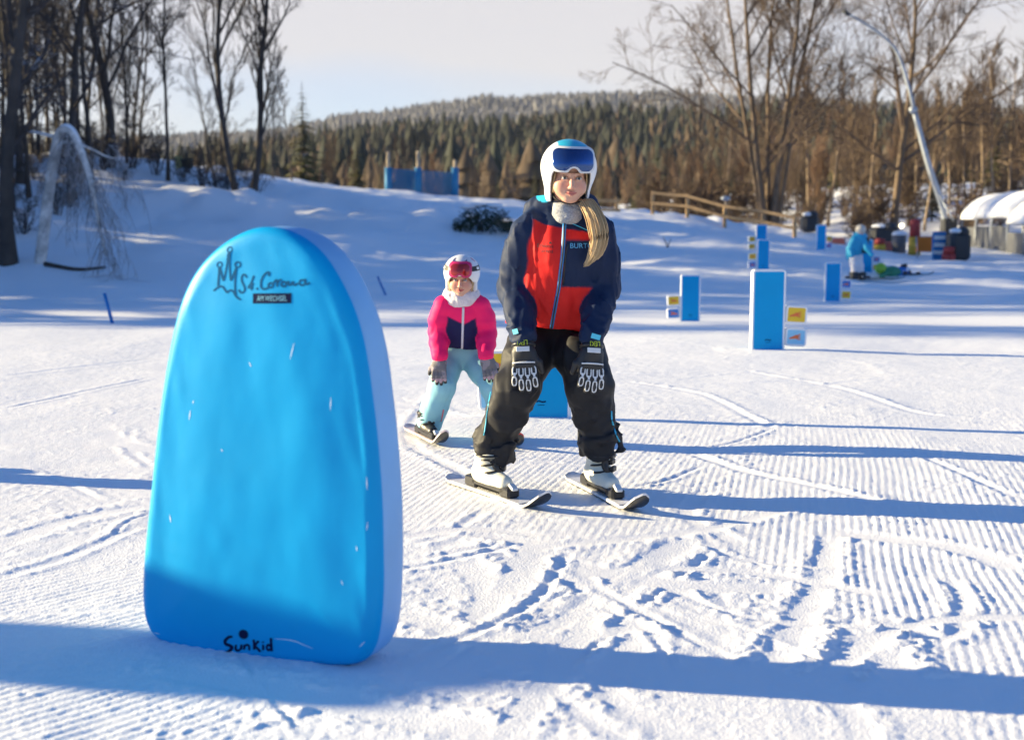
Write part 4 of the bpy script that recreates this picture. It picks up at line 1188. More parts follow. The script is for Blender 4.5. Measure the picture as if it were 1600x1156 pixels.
# ------------------------------------------------------------------ the child
def child():
    Y = 7.05
    J = lambda u, v, d=0.0: at(u, v, Y + d)
    ga = np.array([*g2(668, 690), 0.0]); gb = np.array([*g2(788, 692), 0.0])
    t = thing('person', 'child in neon pink and navy jacket, aqua trousers and white helmet with red goggles', 'person', (ga + gb) / 2)
    PINK = np.array([1.0, .016, .15]); NV = np.array([.014, .014, .075])
    hipL, hipR = J(703, 553, .10), J(738, 553, .10)
    kneeL, kneeR = J(690, 604, -.08), J(772, 604, -.08)
    ankL, ankR = J(670, 664, .0), J(792, 664, .0)
    def trousers(P):
        d = ell(P, J(721, 545, .09), (.125, .11, .10))
        for a, b, c in ((hipL, kneeL, ankL), (hipR, kneeR, ankR)):
            l = chain(P, [a, (a + b) / 2, b, (b + c) / 2, c], [.085, .078, .070, .070, .071], .04)
            l = smax(l, -((P - c) @ nrm(b - c)) - .008, .008)
            d = smin(d, l, .035)
        d = smax(d, P[:, 2] - J(720, 520, 0)[2], .01)
        return d + fold(P, .007, 41, (13, 13, 6))
    lo, hi = bounds([hipL, hipR, kneeL, kneeR, ankL, ankR, J(720, 530, .15)], .11)
    h = .008
    VT = snet(trousers, *[rng_ax(lo[i], hi[i], h) for i in range(3)])
    tr = part('trousers', VT, M_PANTS_AQUA, t)
    bvT = projector(VT)
    P = drape(bvT, [(693, 640), (691, 650), (689, 658)], lift=.002)
    part('leg_trim', tube(P, .004, 5), mat('trim_coral', (.75, .15, .18), .6), tr)
    shL, shR = J(693, 478, -.05), J(750, 478, -.05)
    elL, elR = J(685, 520, -.02), J(760, 520, -.02)
    wrL, wrR = J(687, 556, -.13), J(759, 553, -.13)
    zh = J(720, 546, 0)[2]
    hc = J(720, 466, .0)
    def torso(P):
        d = chain(P, [J(722, 485, -.03), J(722, 510, .0), J(721, 535, .05)], [.102, .106, .112], .04, .82)
        d = smin(d, cap(P, J(700, 477, -.03), J(743, 477, -.03), .052), .03)
        return smax(d, zh - P[:, 2] + .012 * np.sin(P[:, 0] * 14), .01)
    def arms(P):
        A = chain(P, [shL, (shL + elL) / 2 + [-.006, 0, 0], elL, (elL + wrL) / 2, wrL], [.056, .058, .054, .050, .044], .02)
        B = chain(P, [shR, (shR + elR) / 2 + [.006, 0, 0], elR, (elR + wrR) / 2, wrR], [.056, .058, .054, .050, .044], .02)
        return np.minimum(A, B)
    def hood(P):
        return ell(P, J(721, 462, .06), (.105, .062, .055))
    def jacket(P):
        d = smin(smin(torso(P), arms(P), .025), hood(P), .03)
        quilt = .004 * np.abs(np.sin(P[:, 2] * 52 + 1.2 * np.sin(P[:, 0] * 12)))
        return d + fold(P, .004, 22, (16, 16, 9)) - .8 * quilt
    lo, hi = bounds([shL, shR, elL, elR, wrL, wrR, hc, J(720, 540, .15)], .08)
    h = .0062
    VJ = snet(jacket, *[rng_ax(lo[i], hi[i] + .02, h) for i in range(3)])
    V = VJ[0]; U, Wv = px(V)
    c = paint(len(V), PINK)
    nav = sst(arms(V) - torso(V), -.009, -.001) * sst(Wv - np.interp(U, [698, 725, 748], [494, 507, 494]), -1, 1) * (V[:, 1] < Y + .05)
    c = blend(c, nav, NV)
    jk = part('jacket', VJ, M_CLOTH, t, col=c)
    bvJ = projector(VJ)
    zp = [(np.interp(v, [478, 546], [724, 722]), v) for v in np.linspace(480, 545, 20)]
    part('zip', tube(drape(bvJ, zp, lift=.002), .0065, 6, flat=.5), M_ZIP_W, jk)
    C = J(721, 436, -.07); R = rotz(-.05) @ roty(.02) @ rotx(.08); s = .86
    build_head(t, C, R, s, True)
    hm, outer, VH = helmet(t, C, R, s * .96, False)
    g = goggles(t, C, R, s * .96, outer, .075, .066, .040, M_RASP, M_LENS_RED, off=.016, bw=.010, notch=.022)
    # strap round the shell
    W = lambda p: C + s * .96 * (R @ np.asarray(p, float))
    def on_shell(a, z):
        lo_, hi_ = .05, .25
        for _ in range(24):
            m = (lo_ + hi_) / 2; q = np.array([[m * math.sin(a), .022 - m * math.cos(a), z]])
            if outer(q)[0] > .003: hi_ = m
            else: lo_ = m
        return np.array([lo_ * math.sin(a), .022 - lo_ * math.cos(a), z])
    for sx in (-1, 1):
        top = [W(on_shell(sx * a, .093)) for a in np.linspace(.55, 2.9, 16)]; bot = [W(on_shell(sx * a, .062)) for a in np.linspace(.55, 2.9, 16)]
        part('goggle_strap', (np.array(top + bot), [[i, i + 1, 17 + i, 16 + i] for i in range(15)]), mat('strap_dark', (.02, .02, .018), .6), g)
        pl = [W(on_shell(sx * a, z) * [1.012, 1.012, 1]) for a, z in ((1.02, .086), (1.34, .086), (1.34, .070), (1.02, .070))]
        part('strap_patch', (np.array(pl), [[0, 1, 2, 3]]), M_WHITE, g, smooth=False)
        # ear pads and chin straps
        ear = lambda P, sx=sx: rbox(P, W((sx * .088, .02, -.03)), np.array([.016, .040, .048]) * s, .014 * s)
        cc = W((sx * .088, .02, -.03))
        part('ear_pad', snet(ear, *[rng_ax(cc[i] - .06, cc[i] + .06, .006) for i in range(3)]), M_WHITE, hm)
    st = np.array([C + s * (R @ np.array([.074 * math.sin(a), -.010 - .052 * math.cos(a), -.100 + .035 * (1 - math.cos(a))])) for a in np.linspace(-1.6, 1.6, 15)])
    part('chin_strap', tube(st, .0055, 6, flat=.6), M_NECK_STRAP, t)
    for sx in (-1, 1):
        tem = []
        for k in range(6):
            x0 = .072 + .002 * k
            tem.append(tube(np.array([C + s * (R @ np.array([sx * (x0 - .003), -.050 + .006 * k, .040])), C + s * (R @ np.array([sx * x0, -.044 + .007 * k, -.01])), C + s * (R @ np.array([sx * (x0 - .004), -.038 + .007 * k, -.075]))]), [.0045, .0045, .002], 4))
        part('temple_hair', merge(tem), M_HAIR, t)
    nk = J(721, 466, -.03)
    def scarf(P):
        q = P - nk
        rr = np.hypot(q[:, 0] / 1.12, q[:, 1]) - .066
        d = np.hypot(rr, (q[:, 2] - .10 * np.maximum(q[:, 1], 0) * 3) * .62) - .031
        return d + .007 * (noise3(P * 55, 8) - .5) + .004 * (noise3(P * 120, 9) - .5)
    part('fleece_scarf', snet(scarf, *[rng_ax(nk[i] - .16, nk[i] + .16, .0055) for i in range(3)]), M_FLEECE, t)
    glove(t, J(687, 562, -.13), J(686, 579, -.15), nrm(np.array([-.1, -.95, .3])), .72, 1, M_GLOVE_GREY, 'child')
    glove(t, J(760, 559, -.13), J(764, 575, -.15), nrm(np.array([.2, -.93, .3])), .72, -1, M_GLOVE_GREY, 'child')
    fa = np.array(g2(700, 703)) - np.array(g2(641, 673)); fb = np.array([.25, -.97])
    boot(t, ga + [0, 0, .03], fa, .72, M_BLACK, .03); boot(t, gb + [0, 0, .03], fb, .72, M_BLACK, .03)
    ski(ga + [0, 0, .006], fa, "child's short red and white ski, fully in view on the snow", .30, .34, .075, mat('ski_red_white', (.66, .55, .55), .35, var=(22, .4)), group="child's pair of skis", s=.75)
    ski(gb + [0, 0, .006], fb, "child's other ski, mostly hidden behind the instructor's leg", .34, .30, .075, M_SKI_RED, group="child's pair of skis", s=.75)
    return t
CHILD = child()

# ------------------------------------------------------------------ trees
class Wood:
    """collects tapered limbs; many short tubes are written straight into arrays"""
    def __init__(self): self.V = []; self.F = []; self.n = 0
    def limb(self, P, R, sides):
        self.V.append((np.asarray(P, float)[None], np.asarray(R, float)[None], sides))
    def limbs(self, P, R, sides):       # P (n, K, 3), R (n, K)
        self.V.append((P, R, sides))
    def get(self):
        groups = {}
        for P, R, sd in self.V: groups.setdefault((P.shape[1], sd), []).append((P, R))
        VV, FF, n0 = [], [], 0
        for (K, sides), lst in groups.items():
            P = np.concatenate([a for a, b in lst]); R = np.concatenate([b for a, b in lst]); n = len(P)
            T = np.gradient(P, axis=1); T /= np.linalg.norm(T, axis=2, keepdims=True) + 1e-9
            ref = np.where(np.abs(T[:, :1, :1]) < .7, np.array([1.0, 0, 0]), np.array([0, 1.0, 0]))
            A = np.cross(T, np.broadcast_to(ref, T.shape)); A /= np.linalg.norm(A, axis=2, keepdims=True) + 1e-9
            B = np.cross(T, A)
            th = np.arange(sides) * 2 * math.pi / sides
            V = P[:, :, None] + R[:, :, None, None] * (np.cos(th)[None, None, :, None] * A[:, :, None] + np.sin(th)[None, None, :, None] * B[:, :, None])
            VV.append(V.reshape(-1, 3))
            b = n0 + np.arange(n)[:, None, None] * (K * sides) + np.arange(K - 1)[None, :, None] * sides
            j = np.arange(sides)[None, None, :]; j2 = (j + 1) % sides
            FF.append(np.stack([b + j, b + j2, b + sides + j2, b + sides + j], -1).reshape(-1, 4)); n0 += n * K * sides
        return np.vstack(VV), np.vstack(FF)

def bare_tree(seed, H, r0, stems=1, levels=4, upsweep=.25, spread=.9, first=.3, kids=(10, 9, 7, 5), lens=(.42, .5, .5, .5), wob=.12, lean=0.0, droop=0.0, twig=.0035):
    """leafless broadleaf: trunk mesh and crown (limbs and twigs) mesh"""
    rg = np.random.RandomState(seed)
    trunk, crown = Wood(), Wood()
    def grow(p, d, L, r, lev, out):
        K = 12 if lev == 0 else (7 if lev == 1 else 5 if lev == 2 else 4)
        P = [np.array(p, float)]; d = np.array(d, float)
        for k in range(K - 1):
            d = d + rg.normal(0, wob * (1 if lev else .35), 3) + np.array([0, 0, upsweep * (.25 if lev else .1)]) - np.array([0, 0, droop * max(lev - 1, 0) * .12])
            d /= np.linalg.norm(d); P.append(P[-1] + d * L / (K - 1))
        P = np.array(P)
        end = .25 if lev == 0 else .3
        R = r * np.linspace(1, end, K) ** .8
        if lev == 0: R[0] *= 1.5; R[1] *= 1.08
        out.limb(P, np.maximum(R, twig * (1, 1, 2.2, 1.5, 1)[lev]), 8 if lev == 0 else 5 if lev == 1 else 3)
        if lev >= levels: return
        n = kids[lev] if lev < len(kids) else 4
        n = max(1, int(round(n * rg.uniform(.8, 1.2))))
        if lev == levels - 1 and lev >= 2:        # the finest twigs, all at once
            t = .15 + .85 * (np.arange(n) + rg.rand(n)) / n
            i = np.minimum((t * (K - 1)).astype(int), K - 2); f = (t * (K - 1) - i)[:, None]
            q = P[i] * (1 - f) + P[i + 1] * f; ax = nrm(P[i + 1] - P[i]); az = rg.uniform(0, 2 * math.pi, n)
            side = nrm(np.cross(ax, np.stack([np.cos(az), np.sin(az), np.full(n, .3)], 1)))
            an = (spread * rg.uniform(.5, 1.0, n))[:, None]; dd = nrm(ax * np.cos(an) + side * np.sin(an))
            Lc = (L * lens[-1] * rg.uniform(.7, 1.3, n) * (1.15 - .6 * t))[:, None]
            d2 = nrm(dd + rg.normal(0, wob, (n, 3)) + np.array([0, 0, upsweep * .5 - droop * .3]))
            out.limbs(np.stack([q, q + dd * Lc * .5, q + dd * Lc * .5 + d2 * Lc * .5], 1), np.tile(np.array([1.25, 1.0, .6]) * twig, (n, 1)), 3)
            return
        for k in range(n):
            t = first + (1 - first) * (k + rg.rand()) / n if lev == 0 else .15 + .85 * (k + rg.rand()) / n
            i = min(int(t * (K - 1)), K - 2); f = t * (K - 1) - i
            q = P[i] * (1 - f) + P[i + 1] * f; ax = nrm(P[i + 1] - P[i])
            az = rg.uniform(0, 2 * math.pi); side = nrm(np.cross(ax, [math.cos(az), math.sin(az), .3]))
            an = spread * rg.uniform(.6, 1.15) * (1 - .35 * t if lev == 0 else 1)
            dd = nrm(ax * math.cos(an) + side * math.sin(an))
            Lc = L * lens[min(lev, len(lens) - 1)] * rg.uniform(.6, 1.15) * (1.15 - .6 * t)
            rc = max(min(R[i] * .62, r * .5) * rg.uniform(.7, 1.0), twig)
            grow(q, dd, Lc, rc, lev + 1, crown)
    for k in range(stems):
        a = 2 * math.pi * k / max(stems, 1) + rg.uniform(0, .6)
        off = np.array([math.cos(a), math.sin(a), 0]) * (r0 * 1.5 if stems > 1 else 0)
        d = nrm(np.array([math.cos(a), math.sin(a), 0]) * (.17 * rg.uniform(.4, 1.4) if stems > 1 else 0) + np.array([lean, 0, 1]))
        grow(off + np.array([0, 0, -.25]), d, H * rg.uniform(.85, 1.05) + .25, r0 * rg.uniform(.8, 1.1), 0, trunk)
    return trunk.get(), crown.get()

def spruce(seed, H, W, whorls=26, per=9, quads=5, droop=.35):
    """conifer: trunk + tiers of needle-covered boughs built from many small tilted leaves"""
    rg = np.random.RandomState(seed)
    tr = Wood(); tr.limb(np.array([[0, 0, -.3], [0, 0, H * .5], [0, 0, H]]), [H * .014 + .02, H * .009 + .01, .006], 5)
    V, F = [], []
    for w in range(whorls):
        t = (w + rg.rand() * .6) / whorls
        z = H * (.06 + .94 * t); R = W * (1 - t) ** .85 * rg.uniform(.75, 1.1) + .05
        for b in range(max(4, int(per * (1 - .4 * t)))):
            a = rg.uniform(0, 2 * math.pi); L = R * rg.uniform(.7, 1.15)
            ca, sa = math.cos(a), math.sin(a)
            for q in range(quads):
                f0 = (q + .1) / quads; f1 = min(1.1, f0 + 1.5 / quads)
                wd = L * .20 * (1.1 - f0) * rg.uniform(.7, 1.3) + .02; sk = rg.normal(0, .10) * L; tl = rg.normal(0, .30)
                z0 = z - droop * L * f0 ** 1.4 + .10 * L * f0; z1 = z - droop * L * f1 ** 1.4 + .08 * L * f1
                c0 = np.array([ca * L * f0, sa * L * f0, z0]); c1 = np.array([ca * L * f1 - sa * sk, sa * L * f1 + ca * sk, z1 - .03 * L])
                n = np.array([-sa, ca, tl]) * wd
                k = len(V); V += [c0 - n * .7 + [0, 0, -.05 * L], c0 + [0, 0, .03 * L], c0 + n * .7 + [0, 0, -.05 * L], c1]
                F += [[k, k + 1, k + 3], [k + 1, k + 2, k + 3]]
    tv, tf = tr.get()
    return (tv, tf), (np.array(V), np.array(F))

M_BARK_DARK = snowy('bark_dark', (.050, .040, .034), .40)
M_BARK_WARM = snowy('bark_warm', (.13, .088, .055), .25)
M_TWIG_DARK = snowy('twig_dark', (.055, .043, .038), .35, up=.55)
M_TWIG_WARM = snowy('twig_warm', (.105, .070, .047), .15, up=.6)
M_TWIG_RUST = snowy('twig_rust', (.14, .080, .048), .08, up=.6)
M_BIRCH = snowy('bark_birch', (.55, .52, .49), .85, var=(5, .45))
M_FROST_TWIG = snowy('twig_frosted', (.20, .18, .18), .8, up=.25)
M_NEEDLE = snowy('needles', (.022, .028, .018), .12, var=(2, .35), up=.55)
M_NEEDLE_OLIVE = snowy('needles_olive', (.085, .080, .024), .08, var=(2, .3), up=.6)
M_LARCH = snowy('larch_twigs', (.090, .060, .036), .08, var=(2, .3), up=.6)
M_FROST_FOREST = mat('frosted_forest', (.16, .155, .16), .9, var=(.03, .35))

def tree_thing(name, label, loc, tm, cm, tmat, cmat, group=None, rot=0.0, cat='tree'):
    t = thing(name, label, cat, loc, group)
    t.rotation_euler = (0, 0, rot)
    a = obj('trunk', raw_mesh('trunk', tm[0], tm[1], tmat), t); b = obj('crown', raw_mesh('crown', cm[0], cm[1], cmat, smooth=False), t)
    OFF[a.name] = OFF[b.name] = OFF[t.name]
    return t
def on_snow(u, Y):                   # ground point at picture column u and distance Y
    x = (u - 800) / FPX * Y
    return np.array([x, Y, tz(x, Y)])

# ---- named trees on the left bank
dA = bare_tree(101, 10.5, .13, stems=2, upsweep=.6, spread=.6, first=.20, kids=(15, 8, 6, 4), lens=(.36, .5, .5, .6), twig=.0050)
tree_thing('bare_tree', 'tall dark bare tree with two stems standing alone right of the left wood', on_snow(386, 41), *dA, M_BARK_DARK, M_TWIG_DARK)
dB = bare_tree(102, 10, .19, levels=4, upsweep=.1, spread=1.1, first=.27, kids=(11, 8, 6, 4), lens=(.55, .5, .5, .6), wob=.15, twig=.0052)
tree_thing('bare_tree', 'dark bare tree with wide crooked limbs in the left wood', on_snow(178, 44), *dB, M_BARK_DARK, M_TWIG_DARK)
dC = bare_tree(103, 9.5, .075, levels=4, upsweep=.5, spread=.7, first=.28, kids=(14, 7, 6, 4), lens=(.26, .5, .5, .6), twig=.0048)
tree_thing('bare_tree', 'slender bare tree between the crooked tree and the tall two-stemmed tree', on_snow(268, 43), *dC, M_BARK_DARK, M_TWIG_DARK)
dD = bare_tree(104, 13, .17, levels=4, upsweep=.2, spread=1.1, first=.2, kids=(14, 7, 5, 4), lens=(.28, .5, .5, .6), lean=.03, twig=.0042)
tree_thing('bare_tree', 'thick straight trunk at the very left edge, nearest of the left wood', on_snow(16, 30.5), *dD, M_BARK_DARK, M_TWIG_DARK)
rg = np.random.RandomState(12)
smallT = [bare_tree(110 + k, 8 + 1.2 * k, .07 + .01 * k, levels=4, upsweep=.4, spread=.75, first=.12, kids=(11, 7, 5, 4), lens=(.40, .5, .5, .6), wob=.14, twig=.0050) for k in range(3)]
protos = []
for k, (tm, cm) in enumerate(smallT):
    protos.append((raw_mesh('trunk', tm[0], tm[1], M_BARK_DARK), raw_mesh('crown', cm[0], cm[1], M_TWIG_DARK, smooth=False)))
def plant_copy(name, label, loc, proto, rot, scale, group, cat='tree'):
    t = thing(name, label, cat, loc, group); t.rotation_euler = (0, 0, rot); t.scale = (scale,) * 3
    obj('trunk', proto[0], t); obj('crown', proto[1], t)
    return t
# thicket of the left wood, one label for the look-alike thin trees
for k, (u, Y) in enumerate([(-150, 33), (-60, 36), (40, 40), (95, 42), (70, 47), (130, 50), (10, 44), (-40, 47), (-120, 43), (205, 48), (225, 52), (150, 40), (-10, 52), (60, 56), (110, 60), (170, 62), (-200, 38), (-90, 52), (25, 36), (52, 38.5), (118, 39), (84, 52), (30, 49), (145, 55), (5, 58), (190, 57), (-30, 41), (100, 48), (60, 62), (215, 60)]):
    plant_copy('thin_tree', 'thin dark bare tree in the left wood ' + ('behind the thick edge trunk' if u < 50 else 'behind the bent birch' if u < 140 else 'beside the crooked tree'), on_snow(u, Y), protos[k % 3], rg.uniform(0, 6.3), rg.uniform(.8, 1.25), 'thin trees of the left wood')
for k, (u, Y, s) in enumerate([(205, 46, .55), (330, 55, .5), (430, 60, .5), (460, 64, .55), (350, 62, .6)]):
    plant_copy('young_tree', 'young low bare tree on the crest of the left bank', on_snow(u, Y), protos[(k + 1) % 3], rg.uniform(0, 6.3), s, 'young trees on the bank crest')
# undergrowth: low twiggy shrubs
shr = bare_tree(120, 1.5, .018, stems=7, levels=3, upsweep=.15, spread=.8, first=.15, kids=(6, 5, 3), lens=(.5, .5, .5), wob=.2)
shrubm = (raw_mesh('stems', shr[0][0], shr[0][1], M_BARK_DARK), raw_mesh('twigs', shr[1][0], shr[1][1], M_TWIG_DARK, smooth=False))
for k, (u, Y) in enumerate([(40, 34), (95, 36), (130, 41), (170, 43), (200, 42), (215, 45), (250, 44), (290, 43.5), (320, 42.5), (345, 41.5), (365, 42), (400, 41.5), (10, 38), (60, 41), (110, 45), (150, 47), (190, 49), (240, 47), (300, 46), (20, 45), (75, 44), (5, 33.5), (30, 40), (50, 43), (85, 39), (100, 42), (115, 38), (65, 48), (125, 44), (145, 45), (160, 50), (180, 46), (210, 51), (35, 51)]):
    t = thing('shrub', 'low leafless shrub in the snow ' + ('behind the bent birch' if u < 140 else 'below the crooked tree' if u < 235 else 'left of the two-stemmed tree' if u < 372 else 'right of the two-stemmed tree'), 'shrub', on_snow(u, Y) - [0, 0, .1], 'leafless shrubs on the left bank')
    t.rotation_euler = (0, 0, rg.uniform(0, 6.3)); s = rg.uniform(.6, 1.3); t.scale = (s, s, s * rg.uniform(.6, 1))
    obj('stems', shrubm[0], t); obj('twigs', shrubm[1], t)

# ---- the birch bent over by snow, its twigs hanging to the ground
def bent_birch():
    base = on_snow(63, 30.5); Y = base[1]
    t = thing('bent_birch', 'pale birch bent over in an arch with frosted hanging twigs', 'tree', base)
    J = lambda u, v, d=0: at(u, v, Y + d)
    arch = spline(np.array([base - [0, 0, .2], J(70, 350), J(78, 290), J(88, 230), J(98, 203, -.2), J(112, 205, -.4), J(126, 235, -.6), J(138, 270, -.8), J(146, 305, -1.0), J(155, 350, -1.1), J(165, 400, -1.2)]), 40)
    w = Wood(); w.limb(arch, np.interp(np.linspace(0, 1, 40), [0, .3, .6, 1], [.15, .125, .085, .025]), 8)
    w.limb(spline(np.array([J(86, 250), J(92, 228, -.1), J(110, 222, -.3), J(140, 232, -.2), J(165, 244, 0), J(188, 250, .2)]), 20), np.linspace(.05, .015, 20), 6)
    w.limb(spline(np.array([J(38, 205, .4), J(60, 208, .2), J(84, 214, 0)]), 8), np.linspace(.03, .04, 8), 6)
    part('trunk', w.get(), M_BIRCH, t)
    rg = np.random.RandomState(8); tw = Wood()
    for k in range(95):
        f = rg.uniform(.38, 1.0); p = arch[int(f * 39)]
        if k % 4 == 0: p = J(rg.uniform(92, 185), rg.uniform(226, 250), rg.uniform(-.3, .2))
        L = rg.uniform(.8, 2.3); d = nrm(np.array([rg.normal(.12, .35), rg.normal(0, .35), -.5])); P = [p]
        for q in range(9):
            d = nrm(d + np.array([rg.normal(0, .09), rg.normal(0, .09), -.16])); P.append(P[-1] + d * L / 9)
        P = np.array(P); g = terrain(P[:, 0], P[:, 1]) + .03; P[:, 2] = np.maximum(P[:, 2], g)
        tw.limb(P, np.linspace(.010, .0035, 10), 3)
        for q in range(5):
            i = rg.randint(2, 9); e = nrm(np.array([rg.normal(0, .6), rg.normal(0, .6), -.9])); l2 = rg.uniform(.15, .5)
            Q = np.array([P[i], P[i] + e * l2 * .5, P[i] + (e + [0, 0, -.3]) * l2]); Q[:, 2] = np.maximum(Q[:, 2], terrain(Q[:, 0], Q[:, 1]) + .02)
            tw.limb(Q, [.006, .005, .003], 3)
    part('hanging_twigs', tw.get(), M_FROST_TWIG, t, smooth=False)
bent_birch()
log = [at(70, 418, 30.2), at(120, 420, 30.0), at(165, 412, 30.4)]
for q in log: q[2] = tz(q[0], q[1]) + .05
solo('fallen_branch', tube(spline(np.array(log), 10), np.linspace(.06, .03, 10), 6), M_BARK_DARK, 'snowy fallen branch lying at the foot of the bent birch', 'branch')

# ---- the two big trees on the right and the pole trees round them
dE = bare_tree(201, 13, .135, stems=5, levels=4, upsweep=.16, spread=.90, first=.20, kids=(9, 9, 7, 6), lens=(.58, .5, .5, .65), wob=.07, twig=.0058)
tree_thing('bare_tree', 'large bare tree with a cluster of upright stems behind the wooden fence', on_snow(1198, 56), *dE, M_BARK_WARM, M_TWIG_WARM)
dF = bare_tree(207, 12.5, .20, stems=1, levels=4, upsweep=.22, spread=.95, first=.20, kids=(15, 10, 8, 6), lens=(.66, .52, .5, .65), wob=.08, twig=.0058)
tree_thing('bare_tree', 'large wide crowned bare tree left of the snow lance', on_snow(1392, 60), *dF, M_BARK_WARM, M_TWIG_WARM)

# ---- conifers and broadleaves of the forest behind
spr = [spruce(300 + k, 10 + k, 1.9 + .25 * k, 30, 11, 5) for k in range(3)]
spr_m = [(raw_mesh('trunk', a[0], a[1], M_BARK_DARK), raw_mesh('crown', b[0], b[1], M_NEEDLE, smooth=False)) for a, b in spr]
spr_o = [(m[0], raw_mesh('crown', b[1][0], b[1][1], M_NEEDLE_OLIVE, smooth=False)) for m, b in zip(spr_m, spr)]
lar = [spruce(320 + k, 11 + k, 1.7, 34, 9, 6, .1) for k in range(2)]
lar_m = [(raw_mesh('trunk', a[0], a[1], M_BARK_WARM), raw_mesh('crown', b[0], b[1], M_LARCH, smooth=False)) for a, b in lar]
brd = [bare_tree(340 + k, 9.5 + k, .10, stems=1 + (k % 2), levels=3, upsweep=.5, spread=.6, first=.15, kids=(15, 10, 8), lens=(.36, .5, .5), wob=.13, twig=.011) for k in range(4)]
brd_m = [(raw_mesh('trunk', a[0], a[1], M_BARK_WARM), raw_mesh('crown', b[0], b[1], (M_TWIG_RUST, M_TWIG_WARM)[k % 2], smooth=False)) for k, (a, b) in enumerate(brd)]
plant_copy('spruce_tree', 'olive spruce with a broad skirt left of the blue net fence', on_snow(478, 82), spr_o[2], .3, .56, None)
plant_copy('spruce_tree', 'narrow dark spruce between the broad spruce and the blue net', on_snow(562, 80), spr_o[0], 1.2, .42, None)
rg = np.random.RandomState(77)
n_for = {'spruce': 0, 'larch': 0, 'broadleaf': 0}
def forest_tree(kind, u, Y, s):
    p = on_snow(u, Y)
    where = 'behind the left bank' if u < 440 else 'round the blue net fence' if u < 760 else "behind the instructor's head" if u < 1010 else 'behind the many-stemmed tree' if u < 1290 else 'behind the wide crowned tree and lance' if u < 1500 else 'above the conveyor tunnel'
    far = 'near' if Y < 110 else 'far'
    nm, what, pr = {'spruce': ('forest_spruce', 'dark spruce', (spr_m + spr_o)[rg.randint(0, 6)]), 'larch': ('forest_larch', 'golden brown larch', lar_m[rg.randint(0, 2)]), 'broadleaf': ('forest_tree', 'brown leafless broadleaf tree', brd_m[rg.randint(0, 4)])}[kind]
    plant_copy(nm, '%s in the %s forest %s' % (what, far, where), p, pr, rg.uniform(0, 6.3), s, '%s trees of the forest %s' % (kind, where))
# belt just behind the slope, left to right
for k in range(230):
    u = rg.uniform(200, 1720); Y = rg.uniform(76, 190)
    if u > 1000: Y = rg.uniform(66, 150)
    hgt = np.interp(u, [200, 420, 700, 1000, 1150, 1350, 1500, 1600, 1700], [.30, .34, .38, .42, .50, .58, .66, .72, .72]) * rg.uniform(.75, 1.12)
    s = hgt * (Y / 110) ** .55
    if u > 1000: kind = rg.choice(['broadleaf', 'broadleaf', 'broadleaf', 'spruce', 'larch'])
    else: kind = rg.choice(['broadleaf', 'broadleaf', 'larch', 'larch', 'spruce'])
    forest_tree(kind, u, Y, s)
# the wood upslope to the left, mostly outside the frame: it shades the hollow and the bank
for k, sv in enumerate(np.concatenate([np.linspace(14.6, 37.0, 18), [41.0, 42.5, 44.0]])):
    for q, x in enumerate((-20 - rg.uniform(0, 5) - .12 * sv, -33 - rg.uniform(0, 8))):
        y = sv + rg.uniform(-.5, .5) - .19 * x
        if (k + q) % 9 == 5: continue
        plant_copy('shade_spruce', 'spruce of the wood left of the slope', np.array([x, y, tz(x, y)]), spr_m[(k + q) % 3], rg.uniform(0, 6.3), rg.uniform(.95, 1.3), 'spruces of the left wood')

# ---- wooded hillsides farther off: too many and too small to pick apart
def low_conifers(n, ylo, yhi, tlo, thi, hlo, hhi, seed, tiers=3, sides=6):
    rg = np.random.RandomState(seed)
    Yv = np.sqrt(rg.uniform(ylo ** 2, yhi ** 2, n)); tt = rg.uniform(tlo, thi, n); X = tt * Yv
    Z = terrain(X, Yv); Hh = hlo + (hhi - hlo) * rg.rand(n) ** 1.4 * (.5 + noise2(X * .03, Yv * .03, seed)); Wd = Hh * rg.uniform(.17, .34, n)
    V, F = [], []
    th = np.arange(sides) * 2 * math.pi / sides
    off = 0
    for k in range(tiers):
        f0, f1 = k / tiers * .85, min(1, (k + 1.7) / tiers)
        rr = Wd * (1 - f0 * .85)
        jit = rg.uniform(.65, 1.3, (n, sides))
        ring = np.stack([X[:, None] + rr[:, None] * jit * np.cos(th), Yv[:, None] + rr[:, None] * jit * np.sin(th), Z[:, None] + (Hh * f0)[:, None] + rg.uniform(-.04, .04, (n, sides)) * Hh[:, None]], -1)
        top = np.stack([X + rg.normal(0, .1, n), Yv, Z + Hh * f1], -1)[:, None]
        V.append(np.concatenate([ring, top], 1).reshape(-1, 3))
        b = off + np.arange(n)[:, None] * (sides + 1)
        F.append(np.stack([b + np.arange(sides), b + (np.arange(sides) + 1) % sides, np.repeat(b + sides, sides, 1)], -1).reshape(-1, 3)); off += n * (sides + 1)
    return np.vstack(V), np.vstack(F)
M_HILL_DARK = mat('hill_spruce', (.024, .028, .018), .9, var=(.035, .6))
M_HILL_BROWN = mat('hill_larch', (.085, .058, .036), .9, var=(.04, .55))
def woods(name, label, VF, m):
    o = obj(name, raw_mesh(name, VF[0], VF[1], m, smooth=False)); tag(o, label, 'forest', None, 'stuff'); return o
woods('hillside_spruces', 'dark spruce forest covering the near hillside', low_conifers(5600, 280, 850, -.48, .5, 6, 17, 1, 4, 5), M_HILL_DARK)
woods('hillside_larches', 'brown leafless forest mixed over the near hillside', low_conifers(4600, 230, 850, -.48, .5, 5, 14, 2, 4, 5), M_HILL_BROWN)
woods('distant_forest', 'frosted grey forest on the distant hill', low_conifers(11500, 1300, 1980, -.45, .45, 11, 18, 3, 2, 5), M_FROST_FOREST)

